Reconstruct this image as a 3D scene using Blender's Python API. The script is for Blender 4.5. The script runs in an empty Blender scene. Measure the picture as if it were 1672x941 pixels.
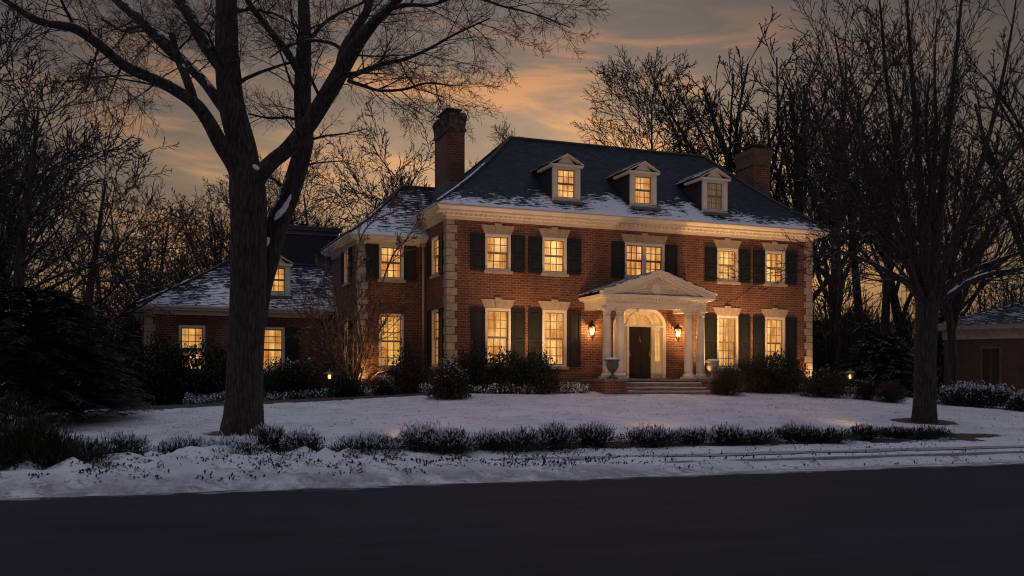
import bpy, math, random
import numpy as np
from mathutils import Vector, Matrix, noise
PI = math.pi
rad = math.radians
S = bpy.context.scene
COL = S.collection
F, HZ, EYE = 1627.0, 640.0, 1.6           # focal length in photo pixels, horizon row, eye height
ANG = rad(21.3)
CA, SA = math.cos(ANG), math.sin(ANG)
HX, HY = -2.478, 38.0                     # front left corner of the house
HU, HV = HX*CA + HY*SA, -HX*SA + HY*CA

# ------------------------------------------------------------------ mesh builder
class MB:
    def __init__(s):
        s.v = []; s.f = []; s.m = []; s.sn = []; s.sm = []
    def vert(s, p, sn=0.0):
        s.v.append((p[0], p[1], p[2])); s.sn.append(sn); return len(s.v)-1
    def face(s, idx, m=0, smooth=False):
        s.f.append(tuple(idx)); s.m.append(m); s.sm.append(smooth)
    def poly(s, pts, m=0, sn=0.0, smooth=False):
        s.face([s.vert(p, sn) for p in pts], m, smooth)
    def box(s, x0, x1, y0, y1, z0, z1, m=0, sn=0.0):
        a = [s.vert(p, sn) for p in ((x0,y0,z0),(x1,y0,z0),(x1,y1,z0),(x0,y1,z0),(x0,y0,z1),(x1,y0,z1),(x1,y1,z1),(x0,y1,z1))]
        for q in ((0,3,2,1),(4,5,6,7),(0,1,5,4),(1,2,6,5),(2,3,7,6),(3,0,4,7)):
            s.face([a[i] for i in q], m)
    def prism_y(s, pts, y0, y1, m=0, sn=0.0):
        """pts (x,z) counter-clockwise seen from -y; extruded from y0 (front) to y1"""
        n = len(pts)
        a = [s.vert((x, y0, z), sn) for x, z in pts]; b = [s.vert((x, y1, z), sn) for x, z in pts]
        s.face(a, m); s.face(b[::-1], m)
        for i in range(n):
            j = (i+1) % n
            s.face((a[i], b[i], b[j], a[j]), m)
    def strip_y(s, inner, outer, y0, y1, m=0):
        """band between two open (x,z) lines, extruded y0..y1"""
        for i in range(len(inner)-1):
            s.prism_y([inner[i], outer[i], outer[i+1], inner[i+1]][::-1], y0, y1, m)
    def lathe(s, prof, n=24, c=(0,0,0), m=0, flute=0.0, sn=None, smooth=True, squash=(1,1)):
        rings = []
        for k, (r, z) in enumerate(prof):
            ring = []
            for i in range(n):
                a = 2*PI*i/n
                rr = r*(1-flute*(i % 2))
                ring.append(s.vert((c[0]+rr*math.cos(a)*squash[0], c[1]+rr*math.sin(a)*squash[1], c[2]+z), sn(k) if sn else 0.0))
            rings.append(ring)
        for a, b in zip(rings, rings[1:]):
            for i in range(n):
                j = (i+1) % n
                s.face((a[i], a[j], b[j], b[i]), m, smooth)
        s.face(rings[0][::-1], m); s.face(rings[-1], m)
    def tube(s, pts, rs, n=6, m=0, sn=0.0, mod=None, cap=True, smooth=True):
        pts = [Vector(p) for p in pts]
        prev = None; rings = []
        for i, p in enumerate(pts):
            t = (pts[min(i+1, len(pts)-1)]-pts[max(i-1, 0)])
            if t.length < 1e-9: t = Vector((0, 0, 1))
            t.normalize()
            if prev is None:
                u = t.orthogonal().normalized()
            else:
                u = prev-t*prev.dot(t)
                u = u.normalized() if u.length > 1e-6 else t.orthogonal().normalized()
            prev = u; w = t.cross(u)
            ring = []
            for k in range(n):
                a = 2*PI*k/n
                d = u*math.cos(a)+w*math.sin(a)
                r = rs[i]*(mod(i, a, p) if mod else 1.0)
                sv = sn(i) if callable(sn) else sn
                ring.append(s.vert(p+d*r, sv*max(0.0, d.z)))
            rings.append(ring)
        for a, b in zip(rings, rings[1:]):
            for i in range(n):
                j = (i+1) % n
                s.face((a[i], a[j], b[j], b[i]), m, smooth)
        if cap:
            s.face(rings[-1], m)
            if n > 3: s.face(rings[0][::-1], m)
    def ring_profile(s, x0, x1, y0, y1, prof, m=0):
        """sweep a (outset, z) profile round a rectangle, mitred"""
        loops = []
        for o, z in prof:
            loops.append([s.vert(p) for p in ((x0-o, y0-o, z), (x1+o, y0-o, z), (x1+o, y1+o, z), (x0-o, y1+o, z))])
        for a, b in zip(loops, loops[1:]):
            for i in range(4):
                j = (i+1) % 4
                s.face((a[i], a[j], b[j], b[i]), m)
    def wall(s, o, ux, x0, x1, z0, z1, holes, m=0):
        """flat wall with real openings; o origin, ux horizontal direction"""
        xs = sorted(set([x0, x1]+[h[i] for h in holes for i in (0, 1)]))
        zs = sorted(set([z0, z1]+[h[i] for h in holes for i in (2, 3)]))
        for i in range(len(xs)-1):
            for j in range(len(zs)-1):
                cx, cz = (xs[i]+xs[i+1])/2, (zs[j]+zs[j+1])/2
                if cx < x0 or cx > x1 or any(h[0] < cx < h[1] and h[2] < cz < h[3] for h in holes): continue
                s.poly([(o[0]+ux[0]*a, o[1]+ux[1]*a, b) for a, b in ((xs[i], zs[j]), (xs[i+1], zs[j]), (xs[i+1], zs[j+1]), (xs[i], zs[j+1]))], m)
    def mesh(s, name, mats):
        me = bpy.data.meshes.new(name)
        me.from_pydata(s.v, [], s.f)
        for mt in mats: me.materials.append(mt)
        me.polygons.foreach_set('material_index', s.m)
        me.polygons.foreach_set('use_smooth', s.sm)
        at = me.attributes.new('snow', 'FLOAT', 'POINT')
        at.data.foreach_set('value', s.sn)
        me.update()
        # metric UVs from every face's own plane
        nv = len(me.loops)
        co = np.empty(len(me.vertices)*3, np.float32); me.vertices.foreach_get('co', co); co = co.reshape(-1, 3)
        li = np.empty(nv, np.int32); me.loops.foreach_get('vertex_index', li)
        npoly = len(me.polygons)
        nr = np.empty(npoly*3, np.float32); me.polygons.foreach_get('normal', nr); nr = nr.reshape(-1, 3)
        lt = np.empty(npoly, np.int32); me.polygons.foreach_get('loop_total', lt)
        t = np.stack([-nr[:, 1], nr[:, 0], np.zeros(npoly, np.float32)], 1)
        ln = np.linalg.norm(t, axis=1); flat = ln < .05
        t[flat] = (1, 0, 0); ln[flat] = 1
        t /= ln[:, None]
        b = np.cross(nr, t)
        T = np.repeat(t, lt, 0); B = np.repeat(b, lt, 0); P = co[li]
        uv = np.stack([(P*T).sum(1), (P*B).sum(1)], 1).astype(np.float32)
        ul = me.uv_layers.new(name='UVMap')
        ul.data.foreach_set('uv', uv.ravel())
        return me
    def build(s, name, mats, parent=None, loc=None, rotz=0.0):
        if not isinstance(mats, (list, tuple)): mats = [mats]
        o = bpy.data.objects.new(name, s.mesh(name, mats))
        COL.objects.link(o)
        if parent is not None: o.parent = parent
        if loc is not None: o.location = loc
        o.rotation_euler.z = rotz
        return o

def empty(name, loc=(0, 0, 0), rotz=0.0):
    o = bpy.data.objects.new(name, None); COL.objects.link(o)
    o.location = loc; o.rotation_euler = (0, 0, rotz); o.empty_display_size = .3
    return o
def tag(o, label, cat, group=None, kind=None):
    o['label'] = label; o['category'] = cat
    if group: o['group'] = group
    if kind: o['kind'] = kind
    return o
KIDS = {}
def copy_thing(root, name, loc, rotz, scale=1.0):
    r = root.copy(); COL.objects.link(r); r.location = loc; r.rotation_euler = (0, 0, rotz)
    r.scale = (scale,)*3 if not isinstance(scale, tuple) else scale
    for k in ('group', 'kind', 'label'):
        if k in r: del r[k]
    for ch in KIDS[root.name]:
        c = ch.copy(); COL.objects.link(c); c.parent = r
    return r

# ------------------------------------------------------------------ terrain
def smooth(a, b, x):
    t = min(1.0, max(0.0, (x-a)/(b-a))); return t*t*(3-2*t)
def uv_of(x, y): return x*CA+y*SA, -x*SA+y*CA
def xy_of(u, v): return u*CA-v*SA, u*SA+v*CA
PROF = ((-400, -.05), (16.45, -.05), (16.75, .03), (17.3, .13), (19.2, .2), (34, 1.6), (42, 1.62), (90, 2.0), (900, 5))
def ground_uv(u, v, fine=False):
    for (a, za), (b, zb) in zip(PROF, PROF[1:]):
        if v <= b:
            z = za+(zb-za)*(v-a)/(b-a); break
    k = smooth(20, 34, v)
    if 16.7 < v < 17.7: z -= .11*smooth(8.5, 12, u)*(1-smooth(17.56, 17.64, v))*smooth(16.7, 16.9, v)
    if u < 11: z -= k*.05*min(11-u, 12)
    if u > 27: z -= k*.05*min(u-27, 12)
    if fine and v > 16.3:
        w = smooth(16.5, 18, v)*(1-smooth(45, 60, v))
        z += w*.03*noise.noise((u*.5, v*.7, 3.0))+w*.012*noise.noise((u*2.3, v*2.3, 8.0))
        bank = smooth(16.6, 17.2, v)*(1-smooth(18.1, 18.7, v))
        z += bank*(.09+.07*noise.noise((u*.9, v*.9, 1.0))+.03*noise.noise((u*3, v*3, 6.0)))*(1-.85*smooth(8.5, 13, u))
        lump = smooth(16.9, 17.7, v)*(1-smooth(20.2, 21.0, v))*(1-smooth(2.5, 8.0, u))
        z += lump*(.02+.30*max(0, noise.noise((u*1.7, v*1.7, 11.0)))+.24*abs(noise.noise((u*3.1, v*3.1, 14.0)))+.10*noise.noise((u*6, v*6, 2.)))
    return z
def ground(x, y, fine=False): return ground_uv(*uv_of(x, y), fine)
def at(px, Y, py=None, h=None):
    """world point that the photo shows in column px at distance Y; on the ground unless py/h"""
    x = (px-836)/F*Y
    if py is not None: return Vector((x, Y, EYE+(HZ-py)/F*Y))
    return Vector((x, Y, (ground(x, Y, True) if h is None else h)))

# ------------------------------------------------------------------ materials
M = {}
def mat(name):
    m = bpy.data.materials.new(name); m.use_nodes = True
    n = m.node_tree.nodes; l = m.node_tree.links
    return m, n, l, n['Principled BSDF']
def N(n, t, **kw):
    x = n.new(t)
    for k, v in kw.items():
        if k in x.inputs: x.inputs[k].default_value = v
        else: setattr(x, k, v)
    return x
def math_node(n, l, op, a, b=None, c=None, clamp=False):
    x = n.new('ShaderNodeMath'); x.operation = op; x.use_clamp = clamp
    for i, q in enumerate((a, b, c)):
        if q is None: continue
        if isinstance(q, (int, float)): x.inputs[i].default_value = q
        else: l.new(q, x.inputs[i])
    return x.outputs[0]
def sstep(n, l, v, a, b):
    x = n.new('ShaderNodeMapRange'); x.interpolation_type = 'SMOOTHSTEP'
    l.new(v, x.inputs[0]); x.inputs[1].default_value = a; x.inputs[2].default_value = b
    return x.outputs[0]
def mix(n, l, fac, a, b):
    x = n.new('ShaderNodeMix'); x.data_type = 'RGBA'
    if isinstance(fac, (int, float)): x.inputs[0].default_value = fac
    else: l.new(fac, x.inputs[0])
    for i, q in ((6, a), (7, b)):
        if isinstance(q, tuple): x.inputs[i].default_value = (*q, 1)
        else: l.new(q, x.inputs[i])
    return x.outputs[2]
def nz(n, l, vec, scale, detail=3, rough=.55):
    x = N(n, 'ShaderNodeTexNoise', Scale=scale, Detail=detail, Roughness=rough)
    if vec is not None: l.new(vec, x.inputs['Vector'])
    return x.outputs['Fac']
def mapping(n, l, src, sc):
    x = n.new('ShaderNodeMapping'); x.inputs['Scale'].default_value = sc; l.new(src, x.inputs['Vector']); return x.outputs[0]
def bump(n, l, p, h, st, dist=.02):
    x = N(n, 'ShaderNodeBump', Strength=st, Distance=dist); l.new(h, x.inputs['Height']); l.new(x.outputs[0], p.inputs['Normal'])
def attr(n, name='snow'):
    x = n.new('ShaderNodeAttribute'); x.attribute_name = name; return x.outputs['Fac']
SNOW = (.74, .76, .82)

def plain(name, col, rough=.6, var=.25, scale=6., bmp=0., metal=0., snow=False):
    m, n, l, p = mat(name)
    tc = n.new('ShaderNodeTexCoord').outputs['Object']
    a = nz(n, l, tc, scale, 5)
    f = sstep(n, l, a, .3, .7)
    c = mix(n, l, f, tuple(q*(1-var) for q in col), tuple(min(1, q*(1+var)) for q in col))
    if snow:
        s = math_node(n, l, 'ADD', attr(n), math_node(n, l, 'MULTIPLY', math_node(n, l, 'SUBTRACT', nz(n, l, tc, 9., 3), .5), .9))
        c = mix(n, l, sstep(n, l, s, .5, .62), c, SNOW)
    l.new(c, p.inputs['Base Color'])
    p.inputs['Roughness'].default_value = rough; p.inputs['Metallic'].default_value = metal
    if bmp: bump(n, l, p, nz(n, l, tc, scale*5, 4), bmp, .01)
    M[name] = m
    return m
plain('white_paint', (.70, .66, .58), .5, .06, 3.)
plain('sash_shade_tone', (.24, .21, .17), .5, .08, 3.)  # sash colour darkened to paint in the shade of the recess
plain('limestone', (.36, .31, .24), .8, .18, 5., .3)
plain('lintel_stone', (.40, .33, .25), .8, .16, 6., .3)
plain('shutter_black', (.012, .014, .014), .45, .25, 4.)
plain('door_black', (.018, .014, .011), .35, .3, 4.)
plain('iron', (.012, .011, .010), .45, .2, 8., 0, .6)
plain('bronze', (.22, .16, .10), .45, .2, 8., 0, .3)
plain('brass', (.55, .36, .12), .3, .1, 8., 0, 1.)
plain('copper_pipe', (.45, .42, .36), .55, .1, 5.)
plain('cast_stone', (.30, .28, .25), .75, .2, 7., .3, 0, True)
plain('step_stone', (.16, .15, .15), .7, .25, 4., .3, 0, True)
plain('cap_stone', (.12, .085, .06), .85, .3, 6., .3)
plain('lead', (.10, .10, .105), .6, .2, 4.)
plain('flue_clay', (.05, .04, .035), .8, .2, 5.)
plain('siding', (.016, .02, .026), .7, .2, 3.)
plain('fence_wood', (.035, .028, .022), .85, .3, 6., .3)
plain('concrete', (.27, .27, .28), .85, .2, 5., .3)

def brick_mat(name, c1, c2, mortar):
    m, n, l, p = mat(name)
    uv = n.new('ShaderNodeUVMap').outputs[0]
    tc = n.new('ShaderNodeTexCoord').outputs['Object']
    b = N(n, 'ShaderNodeTexBrick', Scale=1.0)
    b.inputs['Brick Width'].default_value = .26; b.inputs['Row Height'].default_value = .098
    b.inputs['Mortar Size'].default_value = .016; b.inputs['Mortar Smooth'].default_value = .2
    b.inputs['Bias'].default_value = -.1
    b.inputs['Color1'].default_value = (*c1, 1); b.inputs['Color2'].default_value = (*c2, 1); b.inputs['Mortar'].default_value = (*mortar, 1)
    # slight waviness of the courses
    w = n.new('ShaderNodeVectorMath'); w.operation = 'ADD'; l.new(uv, w.inputs[0])
    nn = N(n, 'ShaderNodeTexNoise', Scale=1.3); l.new(uv, nn.inputs['Vector'])
    sc = n.new('ShaderNodeVectorMath'); sc.operation = 'SCALE'; sc.inputs[3].default_value = .02; l.new(nn.outputs['Color'], sc.inputs[0]); l.new(sc.outputs[0], w.inputs[1])
    l.new(w.outputs[0], b.inputs['Vector'])
    big = sstep(n, l, nz(n, l, mapping(n, l, tc, (.9, .9, .35)), 1., 6, .65), .38, .66)
    small = sstep(n, l, nz(n, l, mapping(n, l, tc, (4.2, 4.2, 11.)), 1., 1), .3, .75)
    c = mix(n, l, math_node(n, l, 'MULTIPLY', small, .55), b.outputs['Color'], (c1[0]*1.7, c1[1]*1.7, c1[2]*1.6))
    c = mix(n, l, math_node(n, l, 'MULTIPLY', big, .5), c, (c2[0]*.6, c2[1]*.6, c2[2]*.7))
    l.new(c, p.inputs['Base Color']); p.inputs['Roughness'].default_value = .85
    bump(n, l, p, math_node(n, l, 'SUBTRACT', 1.0, b.outputs['Fac']), .8, .02)
    M[name] = m
brick_mat('brick', (.165, .060, .036), (.048, .019, .0125), (.255, .18, .13))
brick_mat('brick_old', (.10, .042, .03), (.05, .022, .017), (.10, .08, .068))

def slate_mat():
    m, n, l, p = mat('slate')
    uv = n.new('ShaderNodeUVMap').outputs[0]
    tc = n.new('ShaderNodeTexCoord').outputs['Object']
    b = N(n, 'ShaderNodeTexBrick', Scale=1.0)
    b.inputs['Brick Width'].default_value = .30; b.inputs['Row Height'].default_value = .17
    b.inputs['Mortar Size'].default_value = .012; b.inputs['Bias'].default_value = 0
    b.inputs['Color1'].default_value = (.032, .041, .054, 1); b.inputs['Color2'].default_value = (.011, .015, .022, 1); b.inputs['Mortar'].default_value = (.004, .005, .006, 1)
    l.new(uv, b.inputs['Vector'])
    c = mix(n, l, math_node(n, l, 'MULTIPLY', sstep(n, l, nz(n, l, tc, 1.2, 5), .35, .7), .4), b.outputs['Color'], (.011, .014, .019))
    sp = n.new('ShaderNodeSeparateXYZ'); l.new(uv, sp.inputs[0])
    fr = math_node(n, l, 'FRACT', math_node(n, l, 'DIVIDE', sp.outputs[1], .17))
    n1 = nz(n, l, mapping(n, l, uv, (1.1, 1.7, 1)), 1.0, 5, .6)
    n2 = nz(n, l, mapping(n, l, uv, (3.4, 6.5, 1)), 1.0, 3, .6)
    s = math_node(n, l, 'ADD', attr(n), math_node(n, l, 'MULTIPLY', math_node(n, l, 'SUBTRACT', n1, .5), 1.0))
    s = math_node(n, l, 'ADD', s, math_node(n, l, 'MULTIPLY', math_node(n, l, 'SUBTRACT', n2, .5), 1.45))
    s = math_node(n, l, 'ADD', s, math_node(n, l, 'MULTIPLY', math_node(n, l, 'SUBTRACT', .5, fr), .42))
    sf = sstep(n, l, s, .5, .58)
    c = mix(n, l, sf, c, SNOW)
    l.new(c, p.inputs['Base Color'])
    l.new(math_node(n, l, 'ADD', math_node(n, l, 'MULTIPLY', sf, .1), .78), p.inputs['Roughness'])
    hgt = math_node(n, l, 'ADD', math_node(n, l, 'SUBTRACT', 1.0, fr), math_node(n, l, 'MULTIPLY', sf, .8))
    bump(n, l, p, hgt, 1.0, .035)
    p.inputs['Specular IOR Level'].default_value = .2
    M['slate'] = m
slate_mat()

def bark_mat(name, col, sx, bmp=.9, snowthr=.5):
    m, n, l, p = mat(name)
    tc = n.new('ShaderNodeTexCoord').outputs['Object']
    mp = mapping(n, l, tc, (sx, sx, sx*.16))
    a = nz(n, l, mp, 1.0, 6, .65)
    v = N(n, 'ShaderNodeTexVoronoi', Scale=1.0); v.feature = 'DISTANCE_TO_EDGE'
    l.new(mapping(n, l, tc, (sx*.9, sx*.9, sx*.13)), v.inputs['Vector'])
    ve = sstep(n, l, v.outputs['Distance'], .0, .35)
    h = math_node(n, l, 'ADD', a, math_node(n, l, 'MULTIPLY', ve, .22))
    c = mix(n, l, sstep(n, l, h, .40, .78), tuple(q*.28 for q in col), tuple(q*1.6 for q in col))
    s = math_node(n, l, 'ADD', attr(n), math_node(n, l, 'MULTIPLY', math_node(n, l, 'SUBTRACT', nz(n, l, tc, 3.5, 5, .65), .5), 1.3))
    sf = sstep(n, l, s, snowthr, snowthr+.08)
    c = mix(n, l, sf, c, SNOW)
    l.new(c, p.inputs['Base Color']); p.inputs['Roughness'].default_value = .9
    bump(n, l, p, h, bmp, .05)
    M[name] = m
bark_mat('bark_big', (.042, .033, .025), 17.0, 1.0)
bark_mat('bark', (.036, .029, .024), 7.0, .8)
bark_mat('bark_twig', (.028, .023, .02), 7.0, .2)
bark_mat('bark_pale', (.16, .11, .075), 9.0, .5)

def leaf_mat(name, c1, c2, snow_amt=1.0, rough=.5):
    m, n, l, p = mat(name)
    tc = n.new('ShaderNodeTexCoord').outputs['Object']
    c = mix(n, l, sstep(n, l, nz(n, l, tc, 2.6, 3), .35, .65), c1, c2)
    s = math_node(n, l, 'MULTIPLY', attr(n), snow_amt)
    s = math_node(n, l, 'ADD', s, math_node(n, l, 'MULTIPLY', math_node(n, l, 'SUBTRACT', nz(n, l, tc, 5., 3), .5), .6))
    c = mix(n, l, sstep(n, l, s, .5, .6), c, SNOW)
    l.new(c, p.inputs['Base Color']); p.inputs['Roughness'].default_value = rough
    p.inputs['Specular IOR Level'].default_value = .3
    M[name] = m
leaf_mat('leaf_dark', (.018, .026, .014), (.035, .045, .022), 1.0)
leaf_mat('leaf_brown', (.05, .038, .022), (.032, .036, .018), 1.0)
leaf_mat('needle', (.014, .02, .014), (.028, .034, .022), 1.0, .6)
leaf_mat('dry_grass', (.10, .075, .045), (.05, .04, .024), .8, .8)

def snow_ground():
    m, n, l, p = mat('snow_ground')
    tc = n.new('ShaderNodeTexCoord').outputs['Object']
    n1 = nz(n, l, tc, .8, 5)
    c = mix(n, l, sstep(n, l, n1, .3, .7), (.62, .625, .67), (.78, .79, .84))
    # thin snow: bits of grass and leaf showing through
    g1 = nz(n, l, mapping(n, l, tc, (2.2, 4.2, 3)), 1.0, 6, .72)
    g2 = nz(n, l, mapping(n, l, tc, (9., 14., 9.)), 1.0, 3, .6)
    g = math_node(n, l, 'ADD', math_node(n, l, 'MULTIPLY', g1, .65), math_node(n, l, 'MULTIPLY', g2, .45))
    gf = sstep(n, l, g, .605, .66)
    c = mix(n, l, math_node(n, l, 'MULTIPLY', gf, .62), c, (.13, .105, .085))
    sl = math_node(n, l, 'MULTIPLY', attr(n, 'slush'), sstep(n, l, nz(n, l, tc, 2.2, 6, .7), .30, .62))
    c = mix(n, l, math_node(n, l, 'MULTIPLY', sl, .8), c, (.17, .165, .165))
    mu = math_node(n, l, 'ADD', attr(n, 'mulch'), math_node(n, l, 'MULTIPLY', math_node(n, l, 'SUBTRACT', nz(n, l, tc, 3.0, 6, .7), .5), 1.5))
    soil = mix(n, l, sstep(n, l, nz(n, l, tc, 9., 4), .3, .7), (.018, .013, .009), (.055, .038, .025))
    c = mix(n, l, sstep(n, l, mu, .5, .6), c, soil)
    l.new(c, p.inputs['Base Color']); p.inputs['Roughness'].default_value = .7
    h = math_node(n, l, 'ADD', math_node(n, l, 'MULTIPLY', nz(n, l, tc, 2.5, 5, .6), .7), math_node(n, l, 'MULTIPLY', nz(n, l, tc, 14., 3), .22))
    bump(n, l, p, h, .55, .12)
    M['snow_ground'] = m
snow_ground()

def asphalt():
    m, n, l, p = mat('asphalt')
    tc = n.new('ShaderNodeTexCoord').outputs['Object']
    a = nz(n, l, mapping(n, l, tc, (.12, .5, 1)), 1.0, 5)
    c = mix(n, l, sstep(n, l, a, .35, .65), (.005, .005, .0065), (.010, .010, .012))
    c = mix(n, l, math_node(n, l, 'MULTIPLY', sstep(n, l, nz(n, l, tc, 22., 4, .7), .45, .75), .5), c, (.022, .022, .026))
    sp = n.new('ShaderNodeSeparateXYZ'); l.new(tc, sp.inputs[0])
    v = math_node(n, l, 'ADD', math_node(n, l, 'MULTIPLY', sp.outputs[0], -SA), math_node(n, l, 'MULTIPLY', sp.outputs[1], CA))
    u = math_node(n, l, 'ADD', math_node(n, l, 'MULTIPLY', sp.outputs[0], CA), math_node(n, l, 'MULTIPLY', sp.outputs[1], SA))
    uvv = n.new('ShaderNodeCombineXYZ'); l.new(math_node(n, l, 'MULTIPLY', u, .16), uvv.inputs[0]); l.new(v, uvv.inputs[1])
    tr = nz(n, l, mapping(n, l, uvv.outputs[0], (1, 1.3, 1)), 1.0, 5, .6)
    c = mix(n, l, math_node(n, l, 'MULTIPLY', sstep(n, l, tr, .42, .7), .6), c, (.021, .021, .025))
    ed = math_node(n, l, 'ADD', math_node(n, l, 'MULTIPLY', math_node(n, l, 'SUBTRACT', v, 16.75), .55), math_node(n, l, 'MULTIPLY', nz(n, l, mapping(n, l, uvv.outputs[0], (6, 2.2, 1)), 1.0, 6, .7), 1.25))
    c = mix(n, l, math_node(n, l, 'MULTIPLY', sstep(n, l, ed, .36, .62), .8), c, (.42, .43, .47))
    ck = N(n, 'ShaderNodeTexVoronoi', Scale=.33); ck.feature = 'DISTANCE_TO_EDGE'
    wv = n.new('ShaderNodeVectorMath'); wv.operation = 'ADD'; l.new(tc, wv.inputs[0])
    wn = N(n, 'ShaderNodeTexNoise', Scale=1.2, Detail=5.); l.new(tc, wn.inputs['Vector']); l.new(wn.outputs['Color'], wv.inputs[1]); l.new(wv.outputs[0], ck.inputs['Vector'])
    c = mix(n, l, math_node(n, l, 'MULTIPLY', sstep(n, l, ck.outputs['Distance'], .012, .0), .8), c, (.004, .004, .005))
    l.new(c, p.inputs['Base Color'])
    p.inputs['Roughness'].default_value = .82
    p.inputs['Specular IOR Level'].default_value = .25
    bump(n, l, p, nz(n, l, tc, 70., 3), .5, .01)
    M['asphalt'] = m
asphalt()

def lit_pane(name, lo, hi, gain, folds=9.0):
    m, n, l, p = mat(name)
    uv = n.new('ShaderNodeUVMap').outputs[0]
    oi = n.new('ShaderNodeObjectInfo').outputs['Random']
    off = n.new('ShaderNodeCombineXYZ'); l.new(math_node(n, l, 'MULTIPLY', oi, 37.), off.inputs[0]); l.new(math_node(n, l, 'MULTIPLY', oi, 11.), off.inputs[1])
    ad = n.new('ShaderNodeVectorMath'); ad.operation = 'ADD'; l.new(uv, ad.inputs[0]); l.new(off.outputs[0], ad.inputs[1])
    a = nz(n, l, mapping(n, l, ad.outputs[0], (folds, .35, 1)), 1.0, 4, .6)       # curtain folds
    b = nz(n, l, mapping(n, l, ad.outputs[0], (1.6, 1.3, 1)), 1.0, 3)            # room behind
    d = nz(n, l, mapping(n, l, ad.outputs[0], (14., 7., 1)), 1.0, 4)
    f = math_node(n, l, 'ADD', math_node(n, l, 'MULTIPLY', a, .75), math_node(n, l, 'MULTIPLY', b, .6))
    f = math_node(n, l, 'ADD', f, math_node(n, l, 'MULTIPLY', d, .12))
    f = sstep(n, l, f, .56, .90)
    su = n.new('ShaderNodeSeparateXYZ'); l.new(uv, su.inputs[0])
    au = math_node(n, l, 'ABSOLUTE', math_node(n, l, 'ADD', su.outputs[0], math_node(n, l, 'MULTIPLY', math_node(n, l, 'SUBTRACT', oi, .5), .22)))
    drape = math_node(n, l, 'MULTIPLY', sstep(n, l, au, .17, .24), math_node(n, l, 'ADD', math_node(n, l, 'MULTIPLY', oi, .35), .25))   # drawn side drapes
    f = math_node(n, l, 'MULTIPLY', f, math_node(n, l, 'SUBTRACT', 1.0, drape))
    c = mix(n, l, f, lo, hi)
    l.new(c, p.inputs['Emission Color']); l.new(math_node(n, l, 'ADD', math_node(n, l, 'MULTIPLY', math_node(n, l, 'FRACT', math_node(n, l, 'MULTIPLY', oi, 7.3)), gain*.35), gain*.78), p.inputs['Emission Strength'])
    p.inputs['Base Color'].default_value = (.05, .04, .03, 1); p.inputs['Roughness'].default_value = .12
    M[name] = m
lit_pane('lit_curtain', (.36, .11, .014), (1.0, .56, .175), 1.3)
lit_pane('lit_amber', (.42, .15, .022), (1.0, .52, .13), 1.0, 5.)
lit_pane('unlit_pane_sheen', (.05, .032, .018), (.16, .11, .065), 1.0, 6.)  # unlit dormer glass: weak emission stands for its dim reflection
def emit(name, col, st):
    m, n, l, p = mat(name)
    p.inputs['Base Color'].default_value = (*col, 1); p.inputs['Emission Color'].default_value = (*col, 1); p.inputs['Emission Strength'].default_value = st
    M[name] = m
emit('bulb', (1.0, .62, .26), 9.0)
emit('bulb_small', (1.0, .6, .25), 2.2)
def glass(name, col, fac):
    m, n, l, p = mat(name)
    t = n.new('ShaderNodeBsdfTransparent'); t.inputs[0].default_value = (*col, 1)
    ms = n.new('ShaderNodeMixShader'); ms.inputs[0].default_value = fac
    p.inputs['Base Color'].default_value = (.6, .5, .35, 1); p.inputs['Roughness'].default_value = .15
    l.new(t.outputs[0], ms.inputs[1]); l.new(p.outputs[0], ms.inputs[2]); l.new(ms.outputs[0], n['Material Output'].inputs[0])
    M[name] = m
glass('lantern_glass', (1, .95, .85), .12)
m, n, l, p = mat('dark_glass'); p.inputs['Base Color'].default_value = (.02, .02, .022, 1); p.inputs['Roughness'].default_value = .08; M['dark_glass'] = m

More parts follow.
